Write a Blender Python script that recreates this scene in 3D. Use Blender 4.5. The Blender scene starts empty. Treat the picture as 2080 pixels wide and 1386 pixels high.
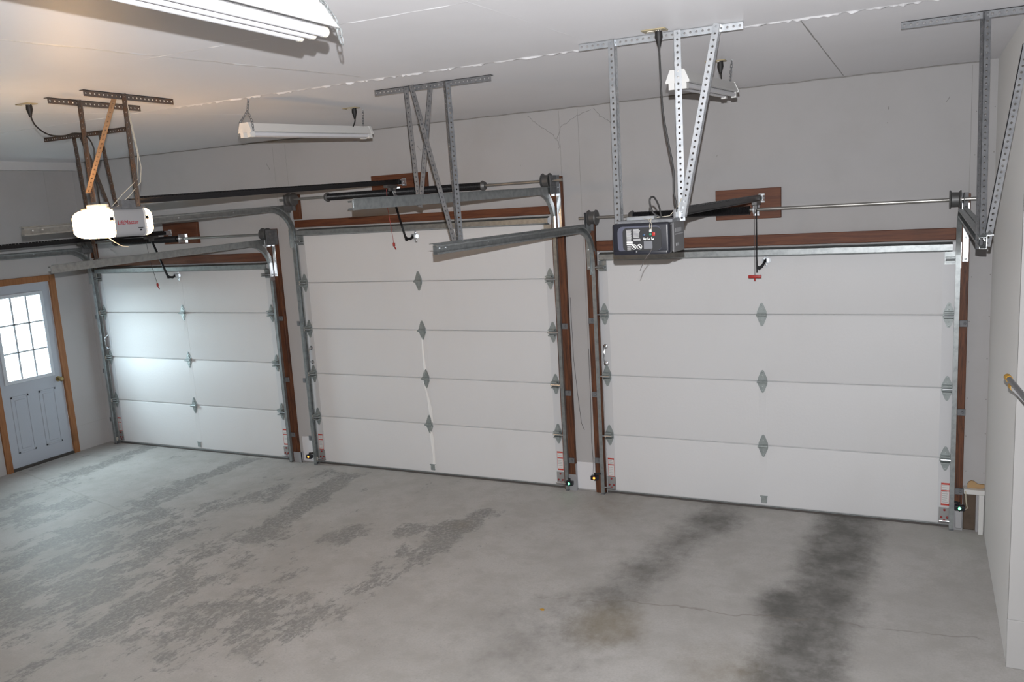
import bpy, bmesh, math, random
from mathutils import Vector, Matrix
random.seed(7)
S = bpy.context.scene
COL = S.collection
PI = math.pi

# ------------------------------------------------------------------ camera, world, lights, exposure
CAM = Vector((2.439, -6.735, 2.585))
YAW, PITCH, ROLL = 0.4605, -0.1626, -0.0606
_f = Vector((-math.sin(YAW)*math.cos(PITCH), math.cos(YAW)*math.cos(PITCH), math.sin(PITCH)))
_r = Vector((math.cos(YAW), math.sin(YAW), 0)); _u = _r.cross(_f)
CR = _r*math.cos(ROLL) + _u*math.sin(ROLL)
CU = -_r*math.sin(ROLL) + _u*math.cos(ROLL)
M = Matrix((CR, CU, -_f)).transposed().to_4x4(); M.translation = CAM
cd = bpy.data.cameras.new('camera'); cd.sensor_width = 36.0; cd.lens = 1700.7/2080*36
cd.clip_start = 0.05; cd.clip_end = 200
cam = bpy.data.objects.new('camera', cd); cam.matrix_world = M; COL.objects.link(cam); S.camera = cam

FLASH_W, SKY, LENS = 700.0, 57.0, 38.0
EXPOSURE = 0.36
S.view_settings.view_transform = 'Standard'; S.view_settings.look = 'None'
S.view_settings.gamma = 1.0; S.view_settings.use_curve_mapping = False
S.view_settings.exposure = EXPOSURE
w = bpy.data.worlds.new('overcast_sky'); S.world = w; w.use_nodes = True
bg = w.node_tree.nodes['Background']
bg.inputs['Color'].default_value = (0.77, 0.89, 1.0, 1); bg.inputs['Strength'].default_value = SKY
# the photographer's pop-up flash, a hand's width above the lens
ld = bpy.data.lights.new('camera_flash_offscreen', 'SPOT'); ld.energy = FLASH_W; ld.shadow_soft_size = 0.007
ld.spot_size = math.radians(135); ld.spot_blend = 1.0; ld.color = (0.985, 0.985, 1.0)
lo = bpy.data.objects.new('camera_flash_offscreen', ld); M2 = M.copy(); M2.translation = CAM + CU*0.118
lo.matrix_world = M2; COL.objects.link(lo)

S.cycles.max_bounces = 6; S.cycles.diffuse_bounces = 4; S.cycles.glossy_bounces = 2
S.cycles.caustics_reflective = False; S.cycles.caustics_refractive = False

# ------------------------------------------------------------------ materials
def nodes_of(name):
    m = bpy.data.materials.new(name); m.use_nodes = True
    nt = m.node_tree; b = nt.nodes['Principled BSDF']
    return m, nt, b
def N(nt, t, **kw):
    n = nt.nodes.new(t)
    for k, v in kw.items(): setattr(n, k, v)
    return n
def setin(nt, sock, v):
    if hasattr(v, 'is_linked'): nt.links.new(v, sock)
    elif isinstance(v, (tuple, list)) and len(v) == 3 and sock.type == 'RGBA': sock.default_value = (*v, 1)
    else: sock.default_value = v
def mth(nt, op, a, b=None, c=None, clamp=False):
    n = N(nt, 'ShaderNodeMath', operation=op, use_clamp=clamp)
    setin(nt, n.inputs[0], a)
    if b is not None: setin(nt, n.inputs[1], b)
    if c is not None: setin(nt, n.inputs[2], c)
    return n.outputs[0]
def mixc(nt, f, a, b, mode='MIX'):
    n = N(nt, 'ShaderNodeMix', data_type='RGBA', blend_type=mode)
    setin(nt, n.inputs[0], f); setin(nt, n.inputs[6], a); setin(nt, n.inputs[7], b)
    return n.outputs[2]
def sstep(nt, v, lo, hi):
    n = N(nt, 'ShaderNodeMapRange', interpolation_type='SMOOTHSTEP')
    setin(nt, n.inputs[0], v); n.inputs[1].default_value = lo; n.inputs[2].default_value = hi
    return n.outputs[0]
def coords(nt, scale=(1, 1, 1), kind='Object', rot=(0, 0, 0)):
    tc = N(nt, 'ShaderNodeTexCoord'); mp = N(nt, 'ShaderNodeMapping')
    mp.inputs['Scale'].default_value = scale; mp.inputs['Rotation'].default_value = rot
    nt.links.new(tc.outputs[kind], mp.inputs[0]); return mp.outputs[0]
def noise(nt, vec, scale, detail=4, rough=0.55, dist=0.0):
    n = N(nt, 'ShaderNodeTexNoise'); n.inputs['Scale'].default_value = scale
    n.inputs['Detail'].default_value = detail; n.inputs['Roughness'].default_value = rough
    n.inputs['Distortion'].default_value = dist
    nt.links.new(vec, n.inputs['Vector']); return n.outputs['Fac']
def bump(nt, b, h, strength, dist=0.01):
    n = N(nt, 'ShaderNodeBump'); n.inputs['Strength'].default_value = strength; n.inputs['Distance'].default_value = dist
    nt.links.new(h, n.inputs['Height']); nt.links.new(n.outputs[0], b.inputs['Normal'])
def mat(name, col, rough=0.5, metal=0.0, var=None, bmp=None, emit=None, scale=(1, 1, 1), dr=0.0):
    """var = (noise scale, second colour, low, high); bmp = (noise scale, strength)"""
    m, nt, b = nodes_of(name)
    b.inputs['Base Color'].default_value = (*col, 1); b.inputs['Roughness'].default_value = rough
    b.inputs['Metallic'].default_value = metal; b.inputs['Diffuse Roughness'].default_value = dr
    v = coords(nt, scale)
    if var:
        f = sstep(nt, noise(nt, v, var[0], 5, 0.6), var[2], var[3])
        setin(nt, b.inputs['Base Color'], mixc(nt, f, col, var[1]))
    if bmp: bump(nt, b, noise(nt, v, bmp[0], 3), bmp[1])
    if emit:
        b.inputs['Emission Color'].default_value = (*emit[0], 1); b.inputs['Emission Strength'].default_value = emit[1]
    return m
def wood(name, c1, c2, grain=(1, 1, 14), rough=0.6):
    m, nt, b = nodes_of(name)
    v = coords(nt, grain)
    a = noise(nt, v, 6, 6, 0.65, 0.6); k = noise(nt, coords(nt), 2.2, 3)
    c = mixc(nt, sstep(nt, a, 0.35, 0.68), c1, c2)
    c = mixc(nt, sstep(nt, k, 0.56, 0.74), c, tuple(x*0.55 for x in c1))
    setin(nt, b.inputs['Base Color'], c); b.inputs['Roughness'].default_value = rough
    bump(nt, b, a, 0.15); return m

MT = {}
MT['wall'] = mat('drywall_paint', (0.50, 0.492, 0.495), 0.75, var=(1.3, (0.46, 0.452, 0.45), 0.45, 0.75), bmp=(55, 0.06), dr=0.6)
MT['ceil'] = mat('ceiling_paint', (0.70, 0.695, 0.715), 0.5, var=(0.9, (0.655, 0.65, 0.665), 0.45, 0.8), bmp=(18, 0.05), dr=0.30)
MT['spackle'] = mat('joint_compound', (0.80, 0.80, 0.82), 0.4, bmp=(60, 0.3))
MT['stairwall'] = mat('stair_wall_paint', (0.50, 0.495, 0.49), 0.7, bmp=(50, 0.05))
MT['rwall'] = mat('right_wall_paint', (0.50, 0.492, 0.48), 0.75, bmp=(55, 0.06), dr=0.6)
MT['beam'] = mat('white_beam_paint', (0.70, 0.695, 0.70), 0.5)
MT['dark'] = mat('dark_gap', (0.06, 0.055, 0.05), 0.9)
m, nt, b = nodes_of('door_steel')                                  # pebble-embossed painted steel
v = coords(nt); setin(nt, b.inputs['Base Color'], mixc(nt, sstep(nt, noise(nt, coords(nt, (1, 1, 0.4)), 1.1, 4), 0.45, 0.8), (0.755, 0.76, 0.77), (0.72, 0.72, 0.722)))
b.inputs['Roughness'].default_value = 0.52; b.inputs['Specular IOR Level'].default_value = 0.3; b.inputs['Diffuse Roughness'].default_value = 0.5; bump(nt, b, noise(nt, v, 48, 2, 0.5), 0.22, 0.005); MT['door'] = m
MT['stile'] = mat('door_stile_paint', (0.68, 0.69, 0.71), 0.45)
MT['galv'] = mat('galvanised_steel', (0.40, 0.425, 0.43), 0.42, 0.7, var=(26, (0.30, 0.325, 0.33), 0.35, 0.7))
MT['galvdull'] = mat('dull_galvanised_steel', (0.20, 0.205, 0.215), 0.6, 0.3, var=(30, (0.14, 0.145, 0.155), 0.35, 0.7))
MT['hinge'] = mat('zinc_hinge_plate', (0.38, 0.42, 0.42), 0.45, 0.35, var=(30, (0.30, 0.335, 0.335), 0.4, 0.7))
MT['bracket'] = mat('bottom_bracket_steel', (0.38, 0.38, 0.38), 0.5, 0.3)
MT['seamline'] = mat('grey_joint_line', (0.46, 0.455, 0.45), 0.8)  # darker grey line along some drywall joints
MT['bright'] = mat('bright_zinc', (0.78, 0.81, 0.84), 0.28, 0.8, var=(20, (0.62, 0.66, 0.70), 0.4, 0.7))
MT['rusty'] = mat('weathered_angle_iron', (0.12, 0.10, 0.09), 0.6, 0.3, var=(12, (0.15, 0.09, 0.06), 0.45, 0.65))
MT['orange'] = mat('lamp_tinted_brace_steel', (0.42, 0.27, 0.16), 0.6, 0.3, var=(14, (0.33, 0.19, 0.10), 0.4, 0.7))  # orange glow of the opener lamp is put into the brace colour
MT['black'] = mat('black_oiled_steel', (0.012, 0.012, 0.014), 0.38, 0.2)
MT['blackpl'] = mat('black_plastic', (0.016, 0.017, 0.024), 0.35)
MT['rail'] = mat('dark_rail_steel', (0.035, 0.035, 0.038), 0.42, 0.5)
MT['iron'] = mat('cast_drum_metal', (0.16, 0.16, 0.16), 0.5, 0.6)
MT['shaft'] = mat('shaft_steel', (0.40, 0.39, 0.37), 0.35, 0.8)
MT['redwood'] = wood('red_stained_wood', (0.165, 0.056, 0.023), (0.095, 0.028, 0.013))
MT['redwoodx'] = wood('red_stained_wood_flat', (0.165, 0.056, 0.023), (0.095, 0.028, 0.013), (14, 14, 1) if False else (0.6, 1, 9))
MT['jamb'] = wood('jamb_wood', (0.165, 0.060, 0.025), (0.055, 0.019, 0.010), (9, 1, 0.7))
MT['casing'] = wood('orange_casing_wood', (0.34, 0.15, 0.058), (0.27, 0.11, 0.038), (1, 9, 0.8))
MT['edoor'] = mat('entry_door_paint', (0.45, 0.485, 0.55), 0.45, bmp=(30, 0.03))
MT['ewin'] = mat('window_frame_plastic', (0.62, 0.66, 0.72), 0.4)
MT['brass'] = mat('aged_brass', (0.30, 0.22, 0.10), 0.35, 0.8)
MT['white'] = mat('white_enamel', (0.70, 0.695, 0.68), 0.35)
MT['tube'] = mat('fluorescent_glass', (0.68, 0.68, 0.71), 0.18)
MT['tan'] = mat('aged_end_cap', (0.70, 0.66, 0.58), 0.5)
MT['plate'] = mat('almond_outlet_plate', (0.45, 0.38, 0.24), 0.5)
MT['opgrey'] = mat('opener_grey_plastic', (0.33, 0.335, 0.35), 0.5)
MT['opsteel'] = mat('opener_steel_wrap', (0.20, 0.20, 0.205), 0.45, 0.4)
MT['lens'] = mat('lit_lens', (0.9, 0.85, 0.75), 0.5, emit=((1.0, 0.60, 0.28), LENS))
MT['lensoff'] = mat('lens_plastic', (0.75, 0.74, 0.72), 0.4)
MT['red'] = mat('red_plastic', (0.42, 0.025, 0.02), 0.45)
MT['redbolt'] = mat('red_bolt_paint', (0.30, 0.03, 0.03), 0.5)
MT['redprint'] = mat('red_print', (0.60, 0.07, 0.05), 0.6)
MT['logo'] = mat('red_logo_print', (0.34, 0.02, 0.03), 0.6)
MT['grayprint'] = mat('grey_print', (0.50, 0.50, 0.50), 0.7)
MT['whiteprint'] = mat('white_print', (0.80, 0.80, 0.78), 0.6)
MT['label'] = mat('label_paper', (0.78, 0.77, 0.76), 0.6)
MT['cord'] = mat('black_rubber_cord', (0.015, 0.014, 0.014), 0.6)
MT['cream'] = mat('cream_wire', (0.55, 0.50, 0.40), 0.6)
MT['redcord'] = mat('red_string', (0.50, 0.10, 0.10), 0.8)
MT['graycord'] = mat('dark_string', (0.10, 0.09, 0.09), 0.8)
MT['green'] = mat('green_led', (0.02, 0.3, 0.1), 0.4, emit=((0.08, 1.0, 0.35), 9.0))
MT['amber'] = mat('amber_led', (0.4, 0.1, 0.02), 0.4, emit=((1.0, 0.25, 0.03), 5.0))
MT['yellow'] = mat('yellow_rubber_cap', (0.55, 0.29, 0.02), 0.5)
MT['chrome'] = mat('polished_tube', (0.75, 0.76, 0.78), 0.18, 0.9)
MT['pvc'] = mat('white_base_board', (0.80, 0.80, 0.83), 0.5, var=(7, (0.66, 0.65, 0.66), 0.6, 0.75))
MT['flash'] = mat('grey_flashing', (0.45, 0.45, 0.47), 0.5, 0.3)
MT['rawwood'] = mat('bare_tan_wood', (0.45, 0.29, 0.14), 0.7, var=(8, (0.30, 0.17, 0.08), 0.45, 0.7))
MT['footing'] = mat('dark_footing', (0.13, 0.095, 0.07), 0.9, var=(9, (0.08, 0.06, 0.045), 0.4, 0.7), bmp=(20, 0.4))
MT['foam'] = mat('white_caulk', (0.97, 0.97, 0.96), 0.5)
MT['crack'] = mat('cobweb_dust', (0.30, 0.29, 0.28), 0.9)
MT['seal'] = mat('rubber_seal', (0.10, 0.09, 0.085), 0.8)
MT['grass'] = mat('gravel', (0.16, 0.16, 0.145), 0.9, var=(3, (0.12, 0.125, 0.11), 0.4, 0.6))
# thin glazing that lets daylight through
m = bpy.data.materials.new('window_glass'); m.use_nodes = True; nt = m.node_tree
nt.nodes.remove(nt.nodes['Principled BSDF'])
tr = N(nt, 'ShaderNodeBsdfTransparent'); gl = N(nt, 'ShaderNodeBsdfGlossy'); mx = N(nt, 'ShaderNodeMixShader')
tr.inputs[0].default_value = (0.93, 0.97, 0.95, 1); gl.inputs['Roughness'].default_value = 0.03; mx.inputs[0].default_value = 0.06
nt.links.new(tr.outputs[0], mx.inputs[1]); nt.links.new(gl.outputs[0], mx.inputs[2])
nt.links.new(mx.outputs[0], nt.nodes['Material Output'].inputs[0]); MT['glass'] = m

def floor_material():
    m, nt, b = nodes_of('stained_concrete')
    tc = N(nt, 'ShaderNodeTexCoord'); sp = N(nt, 'ShaderNodeSeparateXYZ'); nt.links.new(tc.outputs['Object'], sp.inputs[0])
    X, Y = sp.outputs[0], sp.outputs[1]; P = coords(nt)
    nf = noise(nt, P, 7, 4, 0.75); nb = noise(nt, P, 1.4, 4, 0.62); nw = noise(nt, P, 3.2, 3, 0.6)
    flake = noise(nt, coords(nt, (1, 0.55, 1)), 13, 5, 0.78)            # ragged flaking
    st = noise(nt, coords(nt, (1, 0.45, 1), rot=(0, 0, -0.10)), 4.2, 7, 0.78)
    fine = noise(nt, P, 70, 2, 0.7); mid = noise(nt, P, 4.5, 4, 0.7)
    col = mixc(nt, sstep(nt, nb, 0.35, 0.7), (0.48, 0.466, 0.452), (0.40, 0.387, 0.37))
    col = mixc(nt, mth(nt, 'MULTIPLY', sstep(nt, mid, 0.42, 0.66), 0.55), col, (0.365, 0.35, 0.327))
    col = mixc(nt, mth(nt, 'MULTIPLY', sstep(nt, fine, 0.35, 0.75), 0.4), col, (0.35, 0.337, 0.32))
    wob = mth(nt, 'ADD', mth(nt, 'SUBTRACT', nf, 0.5), mth(nt, 'MULTIPLY', mth(nt, 'SUBTRACT', flake, 0.5), 0.9))
    wob = mth(nt, 'ADD', wob, mth(nt, 'MULTIPLY', mth(nt, 'SUBTRACT', nw, 0.5), 0.7))
    def attr(name): return N(nt, 'ShaderNodeAttribute', attribute_name=name).outputs['Fac']
    def addm(a, c): return mth(nt, 'MAXIMUM', a, c)
    # bare grey concrete where the pale film has worn away: stored stain outlines, their edges broken up by the flaking
    grey = mth(nt, 'MULTIPLY', sstep(nt, mth(nt, 'ADD', st, mth(nt, 'MULTIPLY', mth(nt, 'SUBTRACT', nb, 0.5), 0.5)), 0.60, 0.66), sstep(nt, X, 0.5, -1.2))
    worn = mth(nt, 'MULTIPLY', sstep(nt, mth(nt, 'SUBTRACT', attr('worn'), wob), -0.10, 0.10), sstep(nt, st, 0.455, 0.505))
    scraped = mth(nt, 'MULTIPLY', sstep(nt, mth(nt, 'SUBTRACT', attr('scraped'), wob), -0.10, 0.10), sstep(nt, st, 0.37, 0.43))
    grey = addm(grey, addm(worn, scraped))
    grit = noise(nt, coords(nt, (1, 0.7, 1)), 42, 4, 0.72)
    grey = mth(nt, 'MULTIPLY', grey, mth(nt, 'MULTIPLY_ADD', sstep(nt, grit, 0.40, 0.54), 0.55, 0.45))
    grey = addm(grey, mth(nt, 'MULTIPLY', mth(nt, 'MULTIPLY', sstep(nt, grit, 0.60, 0.68), sstep(nt, st, 0.46, 0.60)), mth(nt, 'MULTIPLY', sstep(nt, X, 0.8, -0.8), 0.8)))
    gtone = mixc(nt, sstep(nt, mid, 0.35, 0.65), (0.205, 0.203, 0.197), (0.26, 0.254, 0.242))
    col = mixc(nt, mth(nt, 'MULTIPLY', grey, 0.86), col, gtone)
    # tyre soot and oil in the right-hand bay
    soot = sstep(nt, mth(nt, 'SUBTRACT', attr('soot'), mth(nt, 'MULTIPLY', wob, 0.50)), 0.08, 0.92)
    soot = mth(nt, 'MULTIPLY', soot, mth(nt, 'MULTIPLY_ADD', sstep(nt, mid, 0.3, 0.7), 0.32, 0.62))
    col = mixc(nt, soot, col, (0.095, 0.093, 0.086))
    oil = mth(nt, 'MULTIPLY', sstep(nt, mth(nt, 'SUBTRACT', attr('oil'), mth(nt, 'MULTIPLY', wob, 0.5)), 0.1, 0.9), 0.62)
    col = mixc(nt, oil, col, (0.19, 0.155, 0.095))
    # hairline cracks across the slab
    yc = mth(nt, 'MULTIPLY_ADD', X, 0.13, -2.02); yc = mth(nt, 'ADD', yc, mth(nt, 'MULTIPLY', mth(nt, 'SUBTRACT', nw, 0.5), 0.30))
    ck = mth(nt, 'MULTIPLY', sstep(nt, mth(nt, 'ABSOLUTE', mth(nt, 'SUBTRACT', Y, yc)), 0.014, 0.002), mth(nt, 'MULTIPLY', sstep(nt, nb, 0.42, 0.52), sstep(nt, X, -0.2, 0.6)))
    yc2 = mth(nt, 'MULTIPLY_ADD', X, -0.24, -2.73); yc2 = mth(nt, 'ADD', yc2, mth(nt, 'MULTIPLY', mth(nt, 'SUBTRACT', nw, 0.5), 0.10))
    ck2 = mth(nt, 'MULTIPLY', sstep(nt, mth(nt, 'ABSOLUTE', mth(nt, 'SUBTRACT', Y, yc2)), 0.016, 0.003), mth(nt, 'MULTIPLY', sstep(nt, X, -2.6, -3.3), 0.6))
    col = mixc(nt, mth(nt, 'MULTIPLY', addm(ck, ck2), 0.5), col, (0.20, 0.18, 0.155))
    col = mixc(nt, mth(nt, 'MULTIPLY', sstep(nt, grit, 0.30, 0.24), 0.35), col, (0.56, 0.56, 0.545))   # pale flecks
    setin(nt, b.inputs['Base Color'], col); b.inputs['Roughness'].default_value = 0.62
    b.inputs['Specular IOR Level'].default_value = 0.4; b.inputs['Diffuse Roughness'].default_value = 0.2
    bump(nt, b, fine, 0.10, 0.004)
    return m
MT['floor'] = floor_material()

# ------------------------------------------------------------------ mesh helpers
class MB:
    def __init__(s): s.v = []; s.f = []
    def add(s, vs, fs):
        o = len(s.v); s.v += [Vector(p) for p in vs]; s.f += [tuple(i+o for i in f) for f in fs]; return s
    def box(s, a, b):
        x0, x1 = sorted((a[0], b[0])); y0, y1 = sorted((a[1], b[1])); z0, z1 = sorted((a[2], b[2]))
        return s.add([(x0,y0,z0),(x1,y0,z0),(x1,y1,z0),(x0,y1,z0),(x0,y0,z1),(x1,y0,z1),(x1,y1,z1),(x0,y1,z1)],
                     [(3,2,1,0),(4,5,6,7),(0,1,5,4),(1,2,6,5),(2,3,7,6),(3,0,4,7)])
    def cbox(s, a, b, c=0.004, seg=1):
        bm = bmesh.new(); t = MB().box(a, b); vs = [bm.verts.new(p) for p in t.v]
        for f in t.f: bm.faces.new([vs[i] for i in f])
        bmesh.ops.bevel(bm, geom=bm.edges[:], offset=c, segments=seg, profile=0.6, affect='EDGES')
        bm.verts.index_update(); s.add([p.co.copy() for p in bm.verts], [[q.index for q in f.verts] for f in bm.faces]); bm.free(); return s
    def bar(s, p, q, a, wa, b, wb):
        """box from p to q; a,b unit cross directions, half widths wa, wb"""
        p, q, a, b = map(Vector, (p, q, a, b)); vs = []
        for e in (p, q):
            for i, j in ((-1,-1),(1,-1),(1,1),(-1,1)): vs.append(e + a*wa*i + b*wb*j)
        return s.add(vs, [(3,2,1,0),(4,5,6,7),(0,1,5,4),(1,2,6,5),(2,3,7,6),(3,0,4,7)])
    def prism(s, pts, axis, d0, d1):
        """pts 2-D in the plane normal to axis ('x': (y,z), 'y': (x,z), 'z': (x,y))"""
        mk = {'x': lambda d, p: (d, p[0], p[1]), 'y': lambda d, p: (p[0], d, p[1]), 'z': lambda d, p: (p[0], p[1], d)}[axis]
        n = len(pts); vs = [mk(d0, p) for p in pts] + [mk(d1, p) for p in pts]
        return s.add(vs, [tuple(range(n))[::-1], tuple(range(n, 2*n))] + [(i, (i+1) % n, n+(i+1) % n, n+i) for i in range(n)])
    def tube(s, pts, r, n=8, closed=False, cap=True):
        pts = [Vector(p) for p in pts]; m = len(pts); up = None; rings = []
        for i, p in enumerate(pts):
            a = pts[i-1] if (i or closed) else p; c = pts[(i+1) % m] if (i < m-1 or closed) else p
            t = (c - a).normalized()
            if up is None:
                up = Vector((0,0,1)) if abs(t.z) < 0.9 else Vector((1,0,0))
            e1 = (up - t*up.dot(t)).normalized(); up = e1; e2 = t.cross(e1)
            rr = r[i] if isinstance(r, (list, tuple)) else r
            rings.append([p + (e1*math.cos(2*PI*k/n) + e2*math.sin(2*PI*k/n))*rr for k in range(n)])
        o = [q for ring in rings for q in ring]; fs = []
        for i in range(m if closed else m-1):
            j = (i+1) % m
            for k in range(n): fs.append((i*n+k, i*n+(k+1) % n, j*n+(k+1) % n, j*n+k))
        if cap and not closed: fs += [tuple(range(n))[::-1], tuple(range((m-1)*n, m*n))]
        return s.add(o, fs)
    def lathe(s, prof, c, ax, n=16):
        """prof = [(distance along ax, radius)] from c"""
        c, ax = Vector(c), Vector(ax).normalized(); e1 = Vector((0,0,1)) if abs(ax.z) < 0.9 else Vector((1,0,0))
        e1 = (e1 - ax*e1.dot(ax)).normalized(); e2 = ax.cross(e1); vs = []; fs = []; m = len(prof)
        for d, r in prof:
            for k in range(n): vs.append(c + ax*d + (e1*math.cos(2*PI*k/n) + e2*math.sin(2*PI*k/n))*max(r, 1e-4))
        for i in range(m-1):
            for k in range(n): fs.append((i*n+k, i*n+(k+1) % n, (i+1)*n+(k+1) % n, (i+1)*n+k))
        fs += [tuple(range(n))[::-1], tuple(range((m-1)*n, m*n))]
        return s.add(vs, fs)
    def sweep(s, prof, path):
        """prof: closed 2-D polygon (sideways, normal); path: list of (point, side vec, normal vec)"""
        n = len(prof); vs = []; fs = []; m = len(path)
        for p, a, b in path:
            for q in prof: vs.append(Vector(p) + Vector(a)*q[0] + Vector(b)*q[1])
        for i in range(m-1):
            for k in range(n): fs.append((i*n+k, i*n+(k+1) % n, (i+1)*n+(k+1) % n, (i+1)*n+k))
        fs += [tuple(range(n))[::-1], tuple(range((m-1)*n, m*n))]
        return s.add(vs, fs)
    def flange(s, p, d, a, nrm, L, wd, t=0.0028, pitch=0.029, hr=0.0058):
        """perforated strip: from p along d (length L), width wd along a, thickness t along nrm"""
        p, d, a, nrm = Vector(p), Vector(d), Vector(a), Vector(nrm)
        k = max(1, int(round(L/pitch))); st = L/k; vs = []; fs = []
        for i in range(k):
            c = p + d*(st*(i+0.5)) + a*(wd*0.52); o = len(vs)
            outer = [(-.5,-.5),(0,-.5),(.5,-.5),(.5,0),(.5,.5),(0,.5),(-.5,.5),(-.5,0)]
            for side in (0, 1):
                off = nrm*(t*side)
                for x, y in outer: vs.append(p + d*(st*(i+0.5+x)) + a*(wd*(0.5+y)) + off)
                for x, y in outer:
                    l = math.hypot(x, y); vs.append(c + (d*x + a*y)*(hr/l) + off)
            for q in range(8):
                r = (q+1) % 8
                fs += [(o+q, o+r, o+8+r, o+8+q), (o+16+r, o+16+q, o+24+q, o+24+r), (o+8+q, o+8+r, o+24+r, o+24+q)]
                if q not in (2, 3, 6, 7): fs.append((o+r, o+q, o+16+q, o+16+r))
            if i == 0: fs += [(o+7, o+6, o+22, o+23), (o, o+7, o+23, o+16)]
            if i == k-1: fs += [(o+2, o+3, o+19, o+18), (o+3, o+4, o+20, o+19)]
        return s.add(vs, fs)
    def angle_iron(s, p, q, a, b, wa=0.034, wb=0.034, **kw):
        p, q = Vector(p), Vector(q); d = (q - p); L = d.length; d.normalize()
        a = Vector(a); a = (a - d*a.dot(d)).normalized(); b = Vector(b); b = (b - d*b.dot(d)); b = (b - a*b.dot(a)).normalized()
        s.flange(p, d, a, b, L, wa, **kw); s.flange(p, d, b, a, L, wb, **kw); return s
    def link(s, c, t, w_, L=0.034, wd=0.017, r=0.0026):
        """one chain link centred at c, long axis t, wide axis w_"""
        c, t, w_ = Vector(c), Vector(t).normalized(), Vector(w_).normalized(); pts = []; h = L/2 - wd/2
        for i in range(6): a_ = -PI/2 + PI*i/5; pts.append(c + t*(h + math.cos(a_)*wd/2) + w_*(math.sin(a_)*wd/2))
        for i in range(6): a_ = PI/2 + PI*i/5; pts.append(c + t*(-h + math.cos(a_)*wd/2) + w_*(math.sin(a_)*wd/2))
        return s.tube(pts, r, 5, closed=True)
    def mesh(s, name, m, org=(0, 0, 0), smooth=True, ang=38):
        me = bpy.data.meshes.new(name); o = Vector(org)
        me.from_pydata([tuple(p - o) for p in s.v], [], s.f); me.validate(clean_customdata=False)
        me.materials.append(MT[m] if isinstance(m, str) else m)
        if smooth:
            me.polygons.foreach_set('use_smooth', [True]*len(me.polygons)); me.set_sharp_from_angle(angle=math.radians(ang))
        me.update(); return me

ORG = {}
def tag(o, label=None, cat=None, group=None, kind=None):
    if label: o['label'] = label
    if cat: o['category'] = cat
    if group: o['group'] = group
    if kind: o['kind'] = kind
    return o
def thing(name, label, cat, loc, group=None, kind=None):
    o = bpy.data.objects.new(name, None); o.empty_display_size = 0.1; o.location = loc; COL.objects.link(o); ORG[o] = Vector(loc)
    return tag(o, label, cat, group, kind)
def part(name, mb, m, parent, label=None):
    org = ORG[parent]; me = mb.mesh(name, m, org); o = bpy.data.objects.new(name, me); COL.objects.link(o); o.parent = parent; ORG[o] = org
    if label: o['label'] = label
    return o
def inst(name, me, parent, loc, rot=None, sc=None):
    o = bpy.data.objects.new(name, me); COL.objects.link(o); o.parent = parent; o.location = Vector(loc) - ORG[parent]; ORG[o] = Vector(loc)
    if rot: o.rotation_euler = rot
    if sc: o.scale = sc
    return o
def single(name, mb, m, label, cat, loc, group=None, kind=None):
    me = mb.mesh(name, m, loc); o = bpy.data.objects.new(name, me); o.location = loc; COL.objects.link(o); ORG[o] = Vector(loc)
    return tag(o, label, cat, group, kind)
def struct(name, mb, m, label, loc=(0, 0, 0)):
    return single(name, mb, m, label, None, loc, None, 'structure')

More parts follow.
